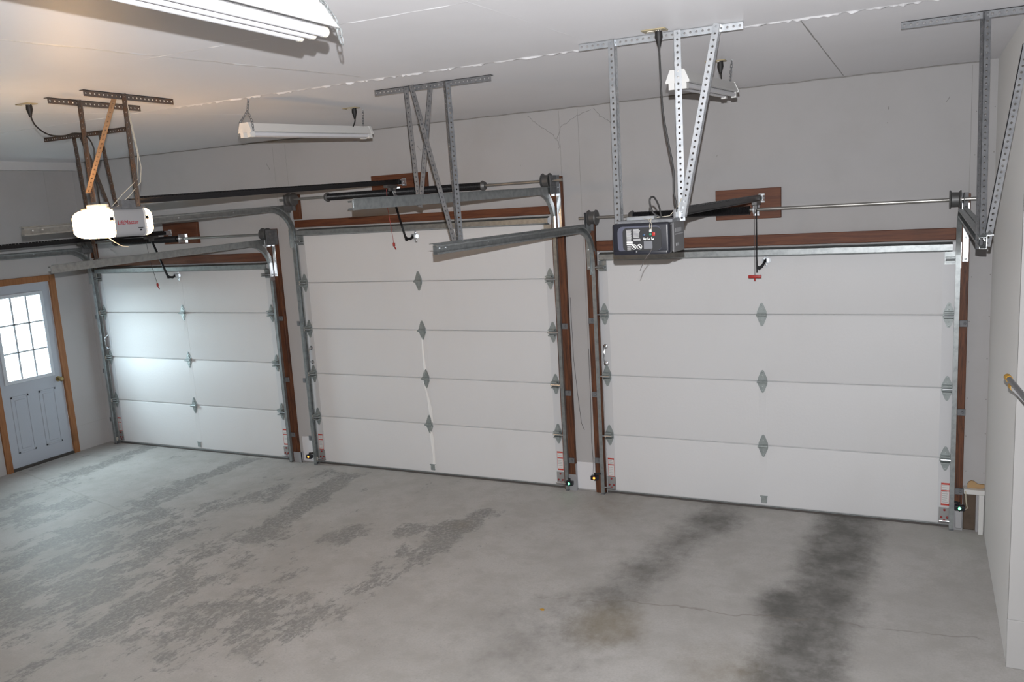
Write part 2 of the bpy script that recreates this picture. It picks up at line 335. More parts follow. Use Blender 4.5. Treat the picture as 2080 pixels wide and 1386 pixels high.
# ------------------------------------------------------------------ the setting
H = 3.352; XL, XR = -6.485, 2.879; YB = -9.6; XF = 4.3; YS = -1.95
DOORS = {  # left edge, right edge, top, seam heights
    'L': dict(x0=-6.295, x1=-3.645, top=2.135, z=[0.537, 1.064, 1.600], hl=-6.262, hr=-3.693),
    'M': dict(x0=-3.250, x1=-0.445, top=2.462, z=[0.510, 0.968, 1.439, 1.913], hl=-3.212, hr=-0.490),
    'R': dict(x0=-0.042, x1=2.656, top=2.135, z=[0.530, 1.063, 1.603], hl=0.0, hr=2.6185)}
def floor_slab():
    """slab with a fine top grid that carries the outlines of the stains as attributes"""
    import numpy as np
    xs_ = np.linspace(XL-0.2, XF, 270); ys_ = np.linspace(0.25, YB, 236); gx, gy = np.meshgrid(xs_, ys_)
    nx, ny = len(xs_), len(ys_); n = nx*ny
    vs = np.zeros((n+4, 3)); vs[:n, 0] = gx.ravel(); vs[:n, 1] = gy.ravel()
    vs[n:] = [(xs_[0], ys_[0], -.12), (xs_[-1], ys_[0], -.12), (xs_[-1], ys_[-1], -.12), (xs_[0], ys_[-1], -.12)]
    i = np.arange(ny-1)[:, None]*nx + np.arange(nx-1)[None, :]
    quads = np.stack([i, i+nx, i+nx+1, i+1], -1).reshape(-1, 4).tolist()
    edge = [list(range(nx-1, -1, -1)), list(range(nx-1, n, nx))[::-1], list(range((ny-1)*nx, n)), list(range(0, n, nx))]
    quads += [[n, n+1, n+2, n+3], edge[0] + [n, n+1], edge[1] + [n+1, n+2], edge[2] + [n+2, n+3], edge[3] + [n+3, n]]
    me = bpy.data.meshes.new('floor'); me.from_pydata(vs.tolist(), [], quads); me.materials.append(MT['floor']); me.update()
    X, Y = vs[:, 0], vs[:, 1]
    def sm(v, lo, hi):
        t = np.clip((v-lo)/(hi-lo), 0, 1); return t*t*(3-2*t)
    def streak(x0, y0, x1, y1, wd, amp=0.3):
        t = (Y-y0)/(y1-y0); d = np.abs(X-(x0+t*(x1-x0))); e = np.minimum(t, 1-t)*abs(y1-y0)
        return np.minimum((wd-d)/amp, (e+0.05)/amp)
    def blob(x, y, r, amp, ky=0.6): return (r - np.sqrt((X-x)**2 + (Y-y)**2*ky))/amp
    worn = [streak(-5.70, -0.9, -5.55, -2.1, .16, .35), streak(-4.2, -0.9, -4.05, -2.0, .20, .4), streak(-3.05, -0.7, -3.55, -1.75, .17, .4), streak(-2.95, -0.2, -3.0, -1.1, .06, .25),
            streak(-0.90, -1.5, -1.12, -3.3, .11, .30), blob(-3.65, -2.45, .72, .6), blob(-3.15, -3.15, .62, .6), blob(-2.5, -2.6, .45, .6), blob(-1.77, -1.54, .18, .35), blob(-1.55, -3.0, .40, .5), blob(-2.3, -3.2, .36, .5), blob(-4.9, -2.0, .34, .4)]
    scraped = [streak(-5.76, 0.0, -5.66, -1.0, .11), streak(-4.13, -0.12, -4.22, -1.0, .11), streak(-2.70, -0.25, -2.45, -1.9, .15), streak(-0.86, -0.72, -0.93, -1.65, .11, .28), blob(-1.29, -1.32, .12, .26), blob(-1.06, -1.70, .11, .22), blob(-0.98, -1.2, .16, .25)]
    def soft(q, k, a): return k*sm(q, -a, a)
    soot = [soft(streak(1.02, 0.08, 0.62, -2.1, .21, .3), .58, .75), soft(streak(1.97, 0.15, 1.84, -2.9, .245, .26), .80, .65), soft(blob(.98, -.42, .23, .25), .75, .7), soft(blob(1.74, -1.62, .21, .25), .95, .6), soft(blob(.45, -2.45, .5, .5), .36, .9), soft(blob(.35, -2.40, .09, .15, 2.5), .45, .7)]
    oil = [soft(blob(.74, -2.22, .22, .25), .75, .8), soft(blob(1.50, -2.55, .28, .3), .5, .9), soft(blob(.12, -.30, .34, .4), .42, .9), soft(blob(-.92, -1.1, .11, .2), .5, .8)]
    for nm, L in (('worn', worn), ('scraped', scraped), ('soot', soot), ('oil', oil)):
        at = me.attributes.new(nm, 'FLOAT', 'POINT'); v = np.clip(np.max(L, axis=0), -4, 4).astype(np.float32); at.data.foreach_set('value', v)
    o = bpy.data.objects.new('floor', me); COL.objects.link(o); ORG[o] = Vector((0, 0, 0))
    return tag(o, 'worn concrete garage floor with dark tyre stains', kind='structure')
fl = floor_slab()
ce = struct('ceiling', MB().box((XL-0.2, 0.25, H), (XF, YB, H+0.1)), 'ceil', 'white painted drywall ceiling with spackled joints')
wb = MB().box((XL-0.2, 0.055, 0), (XF, 0.25, H))
xs = [XL, DOORS['L']['x0'], DOORS['L']['x1'], DOORS['M']['x0'], DOORS['M']['x1'], DOORS['R']['x0'], DOORS['R']['x1'], XR+0.2]
for i in (0, 2, 4, 6): wb.box((xs[i], 0, 0), (xs[i+1], 0.055, H))
for k, i in (('L', 1), ('M', 3), ('R', 5)): wb.box((xs[i], 0, DOORS[k]['top']+0.012), (xs[i+1], 0.055, H))
wback = struct('wall_back', wb, 'wall', 'grey-white drywall wall holding the three garage doors')
D0, D1, DZ = -1.238, -0.492, 2.032                                       # entry door leaf
wl = MB().box((XL-0.14, 0.055, 0), (XL, D1+0.008, H)).box((XL-0.14, D0-0.008, 0), (XL, YB, H)).box((XL-0.14, D0-0.008, DZ+0.008), (XL, D1+0.008, H))
wleft = struct('wall_left', wl, 'wall', 'drywall side wall around the entry door')
struct('wall_right', MB().box((XR, 0.055, 0), (XR+0.12, YS+0.03, H)), 'rwall', 'short side wall next to the right-hand garage door')
struct('wall_stair', MB().box((XR-0.001, YS+0.03, 0), (XF, YS, H)), 'stairwall', 'pale boarded wall face turned towards the stairs')
struct('wall_far_right', MB().box((XF, YS, 0), (XF+0.12, YB, H)), 'wall', 'side wall of the stair bay')
struct('wall_rear', MB().box((XL-0.2, YB, 0), (XF+0.12, YB-0.12, H)), 'wall', 'rear wall of the garage')
struct('trim_1', MB().box((XL, 0.0, 3.262), (XL+0.10, YB, H)), 'beam', 'white beam boxed along the top of the left wall')
struct('baseboard_right', MB().cbox((XR-0.004, YS+0.01, 0), (XF, YS-0.012, 0.272), 0.003), 'stairwall', 'wide white board along the foot of the stair wall')
struct('ground', MB().box((-60, -60, -0.5), (XL-0.2, 60, -0.12)), 'grass', 'gravel yard outside the entry door')

# drywall joints: spackle beads on the ceiling, fine seams on the back wall
def bead(p, q, wd, th, amp, n, parent, name, m='spackle', z=H):
    mb = MB(); p, q = Vector((*p, 0)), Vector((*q, 0)); d = (q-p).normalized(); s_ = Vector((-d.y, d.x, 0)); vs = []; fs = []
    for i in range(n+1):
        c = p.lerp(q, i/n) + s_*random.uniform(-amp, amp); a = wd*random.uniform(0.55, 1.25)
        vs += [(c.x - s_.x*a, c.y - s_.y*a, z), (c.x, c.y, z - th*random.choice((0.15, 0.4, 0.7, 1.0, 1.3))), (c.x + s_.x*a, c.y + s_.y*a, z), (c.x, c.y, z+0.01)]
    for i in range(n):
        for k in range(4): fs.append((i*4+k, i*4+(k+1) % 4, i*4+4+(k+1) % 4, i*4+4+k))
    mb.add(vs, fs); return part(name, mb, m, parent)
bead((-2.2, -2.50), (2.87, -2.44), 0.012, 0.009, 0.007, 260, ce, 'ceiling_joint')
bead((-6.3, -2.46), (-2.2, -2.50), 0.006, 0.003, 0.004, 60, ce, 'ceiling_joint')
bead((-0.95, -4.75), (-0.47, -2.62), 0.012, 0.004, 0.003, 50, ce, 'ceiling_joint')
bead((-0.86, -3.80), (2.87, -3.72), 0.004, 0.0022, 0.003, 90, ce, 'ceiling_joint')
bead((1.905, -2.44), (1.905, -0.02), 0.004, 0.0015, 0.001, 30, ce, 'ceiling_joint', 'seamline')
bead((-2.95, -3.35), (-2.05, -1.75), 0.006, 0.002, 0.003, 30, ce, 'ceiling_joint')
bead((0.95, -2.44), (0.75, -5.5), 0.005, 0.0015, 0.002, 40, ce, 'ceiling_joint', 'ceil')
def seam(x, z0, z1, parent=wback, amp=0.002):
    n = 24; pts = [(x + random.uniform(-amp, amp), -0.0005, z0 + (z1-z0)*i/n) for i in range(n+1)]
    return part('wall_joint', MB().tube(pts, 0.0011, 5), 'crack', parent)
seam(-0.165, 0.3, 3.33); seam(-0.335, 2.78, 3.33); seam(-3.30, 2.85, 3.30); seam(-3.46, 2.5, 3.3); seam(2.725, 0.3, 3.33, amp=0.001)
for pts in ([(-0.62, 3.32), (-0.55, 3.25), (-0.44, 3.17), (-0.35, 3.09), (-0.345, 3.00)], [(-0.36, 3.10), (-0.32, 3.20), (-0.18, 3.27), (-0.02, 3.325)],
            [(-0.02, 3.325), (0.03, 3.25), (0.12, 3.20), (0.2, 3.21)], [(-1.75, 3.16), (-1.72, 3.12), (-1.66, 3.11)], [(-3.56, 3.14), (-3.53, 3.09), (-3.515, 3.07)]):
    fp = []
    for (xa, za), (xb, zb) in zip(pts[:-1], pts[1:]): fp += [(xa+(xb-xa)*i/6+random.uniform(-.007, .007), -0.002, za+(zb-za)*i/6+random.uniform(-.007, .007)) for i in range(6)]
    part('cobweb', MB().tube(fp, 0.0017, 5), 'crack', wback)
# dusty line where ceiling meets the back wall
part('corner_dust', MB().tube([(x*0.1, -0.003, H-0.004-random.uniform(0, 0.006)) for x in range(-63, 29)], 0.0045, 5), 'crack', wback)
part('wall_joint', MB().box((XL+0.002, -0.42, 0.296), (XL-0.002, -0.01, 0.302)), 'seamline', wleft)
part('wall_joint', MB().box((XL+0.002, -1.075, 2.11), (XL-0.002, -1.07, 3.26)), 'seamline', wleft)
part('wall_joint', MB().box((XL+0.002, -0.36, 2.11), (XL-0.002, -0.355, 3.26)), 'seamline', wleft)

NAIL = MB().lathe([(0, .0042), (.0012, .004), (.0016, .002)], (0, 0, 0), (0, -1, 0), 8).mesh('nail', 'crack')
for i in range(10):
    for x in (2.752, 2.868): inst('nail', NAIL, wback, (x + random.uniform(-.004, .004), 0.0, 0.42 + i*0.29 + random.uniform(-.03, .03)))
for x, z, dx, dz in ((2.57, 3.10, .022, .035), (2.20, 3.085, .006, .022), (2.196, 2.99, .003, .008), (0.98, 2.85, .004, .012), (-0.72, 2.9, .005, .01)):
    part('scuff', MB().tube([(x, -.0004, z), (x+dx*.6, -.0004, z+dz*.5), (x+dx, -.0004, z+dz)], .0022, 5), 'crack', wback)

# red-stained framing boards round the door openings
TR = [1]
def trim(mb, m, label):
    TR[0] += 1; return struct('trim_%d' % TR[0], mb, m, label)
def jamb(x0, x1, z1, which, z0=0.0):
    return trim(MB().cbox((x0, -0.038, z0), (x1, 0.0, z1), 0.003), 'jamb', 'upright red-brown jamb board %s' % which)
jamb(-6.310, -6.225, 2.47, 'pad above the four-section door next to the entry door', 2.245)
jamb(-3.640, -3.500, 2.475, 'between the entry-side door and the tall door')
jamb(-3.250, -3.165, 2.80, 'pad at the top corner of the tall garage door', 2.555); jamb(-0.440, -0.325, 2.790, 'on the side of the tall door facing the pier')
jamb(-0.136, -0.046, 2.47, 'under the cable drum next to the black opener'); jamb(2.660, 2.736, 2.465, 'next to the short side wall')
for k, z0, z1, lab in (('L', 2.147, 2.235, 'entry-side garage door'), ('M', 2.474, 2.546, 'tall five-section garage door'), ('R', 2.147, 2.230, 'garage door under the black opener')):
    d = DOORS[k]; trim(MB().cbox((d['x0']+0.005, -0.036, z0), (d['x1']-0.005, 0.0, z1), 0.003), 'redwoodx', 'red-brown header board over the %s' % lab)
# base boards and flashing on the piers
trim(MB().cbox((-3.456, -0.012, 0.012), (-3.262, 0.0, 0.283), 0.002), 'pvc', 'white base panel on the pier beside the amber sensor of the tall door')
trim(MB().cbox((-0.322, -0.012, 0.014), (-0.150, 0.0, 0.265), 0.002), 'pvc', 'white base panel on the pier between the tall door and its neighbour')
trim(MB().box((-0.424, -0.046, 0.0), (-0.322, -0.037, 0.15)).box((-0.322, -0.046, 0.0), (-0.318, 0.0, 0.25)), 'flash', 'grey metal flashing wrapped round the foot of a jamb by the green-lit sensor')
trim(MB().box((-3.56, -0.046, 0.0), (-3.458, -0.037, 0.11)).box((-3.462, -0.046, 0.0), (-3.458, 0.0, 0.11)), 'flash', 'grey metal flashing round the foot of the jamb of the entry-side door')
trim(MB().box((2.664, -0.046, 0.0), (2.74, -0.037, 0.20)), 'flash', 'grey metal flashing at the foot of the jamb near the corner frame')

# ------------------------------------------------------------------ entry door in the left wall
dr = thing('door_1', 'pale blue-grey entry door with nine-pane window and orange wood casing', None, (XL, (D0+D1)/2, 0), None, 'structure')
W0, W1, WZ0, WZ1 = -1.142, -0.612, 0.985, 1.905
xf = XL - 0.012                                                        # room-side face of the leaf
leaf = MB()
for a, c in (((D0, 0.03), (W0, DZ)), ((W1, 0.03), (D1, DZ)), ((W0, 0.03), (W1, WZ0)), ((W0, WZ1), (W1, DZ))): leaf.box((xf-0.044, a[0], a[1]), (xf, c[0], c[1]))
part('leaf', leaf, 'edoor', dr)
fr = MB()
for a, c in (((W0-.03, WZ0-.03), (W0+.012, WZ1+.03)), ((W1-.012, WZ0-.03), (W1+.03, WZ1+.03)), ((W0, WZ0-.03), (W1, WZ0+.012)), ((W0, WZ1-.012), (W1, WZ1+.03))): fr.cbox((xf-0.05, a[0], a[1]), (xf+0.012, c[0], c[1]), 0.004)
wf = part('window_frame', fr, 'ewin', dr)
pw, ph = (W1-W0)/3, (WZ1-WZ0)/3
for i in (1, 2): part('muntin', MB().cbox((xf-0.03, W0+pw*i-0.013, WZ0), (xf+0.006, W0+pw*i+0.013, WZ1), 0.003), 'ewin', wf)
for j in (1, 2): part('muntin', MB().cbox((xf-0.03, W0, WZ0+ph*j-0.011), (xf+0.006, W1, WZ0+ph*j+0.011), 0.003), 'ewin', wf)
for i in range(3):
    for j in range(3): part('pane', MB().box((xf-0.022, W0+pw*i+.004, WZ0+ph*j+.004), (xf-0.019, W0+pw*(i+1)-.004, WZ0+ph*(j+1)-.004)), 'glass', wf)
for a, c in ((-1.135, -0.925), (-0.805, -0.600)):
    pm = MB()
    for (p, q) in (((a, .18), (a+.022, .82)), ((c-.022, .18), (c, .82)), ((a, .18), (c, .202)), ((a, .798), (c, .82))): pm.cbox((xf-0.004, p[0], p[1]), (xf+0.006, q[0], q[1]), 0.003)
    pm.cbox((xf-0.004, a+.045, .225), (xf+0.005, c-.045, .775), 0.004); part('raised_panel', pm, 'edoor', dr)
kn = part('knob', MB().lathe([(0, .032), (.006, .032), (.012, .014), (.035, .014), (.042, .026), (.058, .029), (.068, .02), (.071, .002)], (xf, -0.545, 0.905), (1, 0, 0)), 'brass', dr, 'aged brass knob')
part('latch_plate', MB().box((xf-0.03, D1-0.0005, .87), (xf+0.001, D1+0.004, .94)), 'brass', dr)
for z in (0.26, 1.02, 1.82): part('door_hinge', MB().box((xf-0.004, D0-0.006, z-.05), (xf+0.006, D0+0.006, z+.05)).tube([(xf+.008, D0-.002, z-.052), (xf+.008, D0-.002, z+.052)], .006), 'galvdull', dr)
part('threshold', MB().box((XL-0.13, D0, 0.0), (XL+0.01, D1, 0.028)), 'dark', dr)
part('casing', MB().cbox((XL-0.012, D1, 0), (XL+0.018, D1+0.072, DZ+0.07), 0.003), 'casing', dr)
part('casing', MB().cbox((XL-0.012, D0-0.072, 0), (XL+0.018, D0, DZ+0.07), 0.003), 'casing', dr)
part('casing', MB().cbox((XL-0.012, D0, DZ), (XL+0.0175, D1, DZ+0.07), 0.003), 'casing', dr)
lt = bpy.data.lights.new('window_daylight_portal', 'AREA'); lt.shape = 'RECTANGLE'; lt.size = WZ1-WZ0; lt.size_y = W1-W0; lt.cycles.is_portal = True
po = bpy.data.objects.new('window_daylight_portal', lt); po.location = (XL-0.08, (W0+W1)/2, (WZ0+WZ1)/2); po.rotation_euler = (0, -PI/2, 0); COL.objects.link(po)

# ------------------------------------------------------------------ garage doors
def hinge_mesh(end):
    mb = MB()
    up = [(-.036, .004), (.036, .004), (.037, .022), (.010, .088), (0, .094), (-.010, .088), (-.037, .022)]
    mb.prism([(x, z) for x, z in up], 'y', -0.0035, 0.0)
    mb.prism([(x, -z) for x, z in up][::-1], 'y', -0.0035, 0.0)
    mb.prism([(-.022, .012), (.022, .012), (.008, .070), (-.008, .070)], 'y', -0.007, -0.003)
    mb.prism([(-.008, -.070), (.008, -.070), (.022, -.012), (-.022, -.012)], 'y', -0.007, -0.003)
    mb.prism([(-.034, -.014), (.034, -.014), (.034, .014), (-.034, .014)], 'y', -0.022, 0.0)
    mb.tube([(-.040, -.026, 0), (.040, -.026, 0)], 0.0095, 10)
    for z in (-.078, -.045, .045, .078): mb.lathe([(0, .006), (.004, .006), (.005, .003)], (0, -.0035 if abs(z) > .06 else -.007, z), (0, -1, 0), 6)
    if end:
        mb.prism([(-.03, -.03), (.03, -.03), (.03, -.02), (-.03, -.02)], 'y', -0.05, 0.0)
        mb.prism([(-.03, .02), (.03, .02), (.03, .03), (-.03, .03)], 'y', -0.05, 0.0)
    return mb.mesh('hinge', 'hinge')
HM, HE = hinge_mesh(False), hinge_mesh(True)
def roller(x, y, z, sgn, L):
    return MB().tube([(x - sgn*0.03, y, z), (x + sgn*L, y, z)], 0.0055, 8), MB().lathe([(-.010, .010), (-.010, .0205), (-.003, .0215), (.006, .0205), (.006, .010)], (x + sgn*L, y, z), (1, 0, 0), 14)
TRACK = {'L': (-6.302, -3.588), 'M': (-3.258, -0.402), 'R': (-0.062, 2.667)}
TY = -0.044
def garage_door(k, label):
    d = DOORS[k]; x0, x1, top = d['x0'], d['x1'], d['top']; zs = [0.016] + d['z'] + [top]
    t = thing('garage_door', label, 'garage door', ((x0+x1)/2, 0, 0))
    a0, a1 = x0+0.004, x1-0.004
    for i in range(len(zs)-1):
        za, zb = zs[i]+0.0025, zs[i+1]-0.0025
        prof = [(0.045, za), (0.010, za), (0.003, za+0.006), (0.0, za+0.016), (0.0, zb-0.012), (0.004, zb-0.003), (0.012, zb), (0.045, zb)]
        sec = part('section', MB().prism([(y, z) for y, z in prof], 'x', a0, a1), 'door', t)
        for s0, s1 in ((a0, a0+0.078), (a1-0.078, a1)): part('end_stile', MB().box((s0, -0.0022, za+0.014), (s1, 0.004, zb-0.010)), 'stile', sec)
        part('centre_stile', MB().box(((x0+x1)/2-0.03, -0.0008, za+0.016), ((x0+x1)/2+0.03, 0.002, zb-0.012)), 'door', sec)
    cx = (d['hl']+d['hr'])/2
    for z in d['z']:
        inst('hinge', HM, t, (cx, -0.001, z))
        for x, sg, tx in ((d['hl'], -1, TRACK[k][0]), (d['hr'], 1, TRACK[k][1])):
            h = inst('hinge', HE, t, (x, -0.0025, z)); st, wh = roller(x, TY, z, sg, abs(tx-x))
            r_ = part('roller_stem', st, 'bright', t); part('roller', wh, 'tan', t)
    # top strut, top brackets, bottom seal, bottom brackets, lift plate, pull handle
    st = MB().sweep([(-.036, 0), (-.030, 0), (-.018, -.044), (.018, -.044), (.030, 0), (.036, 0), (.032, -.004), (.021, -.049), (-.021, -.049), (-.032, -.004)],
                    [((a0+0.02, -0.001, top-0.040), (0, 0, 1), (0, 1, 0)), ((a1-0.02, -0.001, top-0.040), (0, 0, 1), (0, 1, 0))])
    part('strut', st, 'galv', t)
    part('bottom_seal', MB().box((a0, -0.010, 0.0), (a1, 0.045, 0.014)), 'seal', t)
    part('bottom_retainer', MB().box((a0, -0.004, 0.013), (a1, 0.0, 0.022)), 'galv', t)
    for x, sg, tx in ((d['hl'], -1, TRACK[k][0]), (d['hr'], 1, TRACK[k][1])):
        bb = part('bottom_bracket', MB().cbox((x-0.036, -0.006, 0.035), (x+0.040, 0, 0.150), 0.002).box((x-0.036, -0.045, 0.035), (x+0.040, 0, 0.040)), 'bracket', t)
        for bx, bz in ((-.018, .075), (.022, .075), (.002, .132), (.002, .050)): part('bolt', MB().lathe([(0, .009), (.007, .009), (.009, .006)], (x+bx, -.005, bz), (0, -1, 0), 6), 'redbolt', bb)
        s_, w_ = roller(x, TY, 0.058, sg, abs(tx-x)); part('roller_stem', s_, 'bright', t); part('roller', w_, 'tan', t)
        tb = part('top_bracket', MB().box((x-0.035, -0.006, top-0.165), (x+0.035, 0, top-0.075)).box((x-0.03, -0.075, top-0.118), (x+0.03, -0.002, top-0.110)).box((x-0.03, -0.075, top-0.142), (x+0.03, -0.002, top-0.134)), 'galv', t)
        part('roller_stem', MB().tube([(x-sg*.03, -.06, top-.126), (x+sg*abs(tx-x), -.06, top-.126)], .0055), 'bright', t)
    part('lift_plate', MB().cbox((cx-0.022, -0.010, 0.045), (cx+0.024, 0.0, 0.105), 0.003).box((cx-0.028, -0.016, 0.100), (cx+0.030, 0, 0.106)), 'hinge', t)
    hz = 1.165 if k == 'M' else 1.245; hx = d['hl']-0.004
    hp = [(hx, -0.002, hz-.075), (hx, -0.030, hz-.068), (hx, -0.042, hz-.045), (hx, -0.042, hz+.045), (hx, -0.030, hz+.068), (hx, -0.002, hz+.075)]
    ph_ = part('pull_handle', MB().tube(hp, 0.0075, 8), 'chrome', t, 'chrome pull handle')
    for q in (-.075, .075): part('rosette', MB().lathe([(0, .022), (.004, .022), (.010, .012), (.012, .006)], (hx, 0, hz+q), (0, -1, 0), 14), 'chrome', ph_)
    for x, zc in ((d['hl']+0.0, 0.232), (d['hr']+0.004, 0.255)):
        lb = part('warning_label', MB().box((x-0.027, -0.0036, zc-.088), (x+0.030, -0.001, zc+.088)), 'label', t, 'white warning label with red lines')
        rm = MB()
        for z in (zc+.080, zc-.082): rm.box((x-0.027, -0.0044, z-.007), (x+0.030, -0.0035, z+.007))
        rm.box((x-0.027, -0.0044, zc+.022), (x+0.030, -0.0035, zc+.030))
        rm.box((x-0.027, -0.0044, zc-.088), (x-0.0245, -0.0035, zc+.088)).box((x+0.0275, -0.0044, zc-.088), (x+0.030, -0.0035, zc+.088))
        part('red_border', rm, 'redprint', lb)
        gm = MB()
        for q in range(9):
            z = zc+.066-.016*q
            if abs(z-(zc+.026)) > .008 and z > zc-.07: gm.box((x-0.02, -0.0042, z-.0022), (x+0.02-random.uniform(0, .012), -0.0035, z+.0022))
        part('fine_print', gm, 'grayprint', lb)
    return t
GD = {}
GD['L'] = garage_door('L', 'white four-section garage door lit from the side, beside the entry door')
GD['M'] = garage_door('M', 'tall white five-section garage door in the middle with a white drip streak')
GD['R'] = garage_door('R', 'white four-section garage door under the black opener')
cx = (DOORS['M']['hl']+DOORS['M']['hr'])/2
pts = [(cx-.01, 1.40), (cx-.012, 1.2), (cx-.005, 1.05), (cx-.03, .93), (cx+.0, .80), (cx+.02, .66), (cx+.03, .53), (cx+.005, .45), (cx+.015, .36), (cx+.02, .2), (cx+.012, .06)]
vs = []; fs = []
for i, (x, z) in enumerate(pts):
    a = 0.006 + 0.004*(i % 3) + (0.006 if z < .7 else 0); vs += [(x-a, -0.0015, z), (x, -0.006, z), (x+a, -0.0015, z), (x, 0.001, z)]
for i in range(len(pts)-1):
    for k in range(4): fs.append((i*4+k, i*4+(k+1) % 4, i*4+4+(k+1) % 4, i*4+4+k))
part('caulk_streak', MB().add(vs, fs), 'foam', GD['M'], 'white caulk dribble')

# ------------------------------------------------------------------ tracks
def track_profile(side):
    """opening faces side (+1 -> +x); coords (sideways, normal)"""
    p = [(.015, -.016), (.016, -.027), (-.015, -.028), (-.015, .028), (.016, .027), (.015, .016), (.013, .016), (.0135, .0255), (-.013, .0255), (-.013, -.0255), (.0135, -.0255), (.013, -.016)]
    return [(x*side, n) for x, n in p]
BM = MB().cbox((-.027, -.050, -.024), (.027, -.036, .024), .002).lathe([(0, .009), (.008, .009), (.010, .006)], (.008, -.050, 0), (0, -1, 0), 6).mesh('jamb_bracket', 'galvdull')
def track(k, si, label, yend, xend, flag, zend=None, m='galv'):
    d = DOORS[k]; x = TRACK[k][si]; side = 1 if si == 0 else -1; top = d['top']; zc = top-0.095; R = 0.30; hz = zc + R
    t = thing('door_track', label, 'track', (x, TY, 0)); pr = track_profile(side)
    part('vertical_track', MB().sweep(pr, [((x, TY, 0.012), (1, 0, 0), (0, -1, 0)), ((x, TY, zc), (1, 0, 0), (0, -1, 0))]), m, t)
    path = [((x, TY, zc), (1, 0, 0), (0, -1, 0))]
    for i in range(1, 13):
        a = PI/2*i/12; path.append(((x, TY - R*(1-math.cos(a)), zc + R*math.sin(a)), (1, 0, 0), (0, -math.cos(a), -math.sin(a))))
    part('curved_track', MB().sweep(pr, path), m, t)
    hz1 = zend if zend else hz
    P0, P1 = Vector((x, TY-R, hz)), Vector((xend, yend, hz1)); dv = (P1-P0).normalized()
    sv = Vector((0, 0, -1)).cross(dv); sv = sv if sv.x > 0 else -sv
    part('horizontal_track', MB().sweep(pr, [(P0, sv, (0, 0, -1)), (P1, sv, (0, 0, -1))]), m, t)
    xo = x - side*0.016
    ang = MB().add(*[[]]*2) if False else MB()
    ang.bar((xo, -0.03, hz+.012), (xo + (xend-x)*1.0, yend+0.01, hz1+.012), (1, 0, 0), .0018, (0, 0, 1), .026)
    ang.bar((xo-side*.014, -0.03, hz+.037), (xo-side*.014 + (xend-x), yend+0.01, hz1+.037), (1, 0, 0), .015, (0, 0, 1), .0018)
    an = part('track_angle', ang, m, t)
    for q in (0.03, 0.06, 0.30, 0.55, 0.8):
        p = Vector((xo, -0.03, hz+.012)).lerp(Vector((xo + (xend-x), yend+.01, hz1+.012)), 1-q*0.9)
        part('bolt', MB().lathe([(0, .007), (.006, .007), (.007, .004)], p + Vector((side*.001, 0, -.004)), (side, 0, 0), 6), 'bright', an)
    # flag bracket on the jamb, with a flange out to the track
    jx = x - side*0.045
    fb = MB().cbox((jx-.020, -.0435, zc-.05), (jx+.020, -.037, zc+.36), .002).bar((xo, -.038, zc+.0), (xo, -.10, zc+.0), (1, 0, 0), .002, (0, 0, 1), .09)
    fb.bar((xo, -.038, hz+.01), (xo, -.13, hz+.01), (1, 0, 0), .002, (0, 0, 1), .05)
    fp = part('flag_bracket', fb, flag, t)
    for z in (zc-.03, zc+.12, zc+.33): part('bolt', MB().lathe([(0, .008), (.007, .008), (.009, .005)], (jx, -.043, z), (0, -1, 0), 6), 'bright', fp)
    for z in ((0.28, .90, 1.50) if k == 'M' else (0.30, 0.90, 1.55)):
        inst('jamb_bracket', BM, t, (x - side*0.045, -0.001, z))
    part('foot_plate', MB().box((x-.016, TY-.03, 0), (x+.016, TY+.03, .012)), 'galvdull', t)
    return t
track('L', 0, 'steel track of the entry-side garage door against the left wall', -2.55, -6.33, 'galv')
track('L', 1, 'steel track of the entry-side garage door next to the tall door', -2.46, -3.64, 'bright', 2.290)
track('M', 0, 'steel track of the tall garage door, on the entry-door side', -2.86, -3.30, 'galv', 2.590)
track('M', 1, 'steel track of the tall garage door, on the side of the black opener', -2.84, -0.455, 'bright', 2.628)
track('R', 0, 'steel track beside the pier, its level end hanging in front of the tall door', -2.44, -0.165, 'galv', 2.338)
track('R', 1, 'steel track in the corner by the short side wall', -2.12, 2.700, 'bright', 2.262)

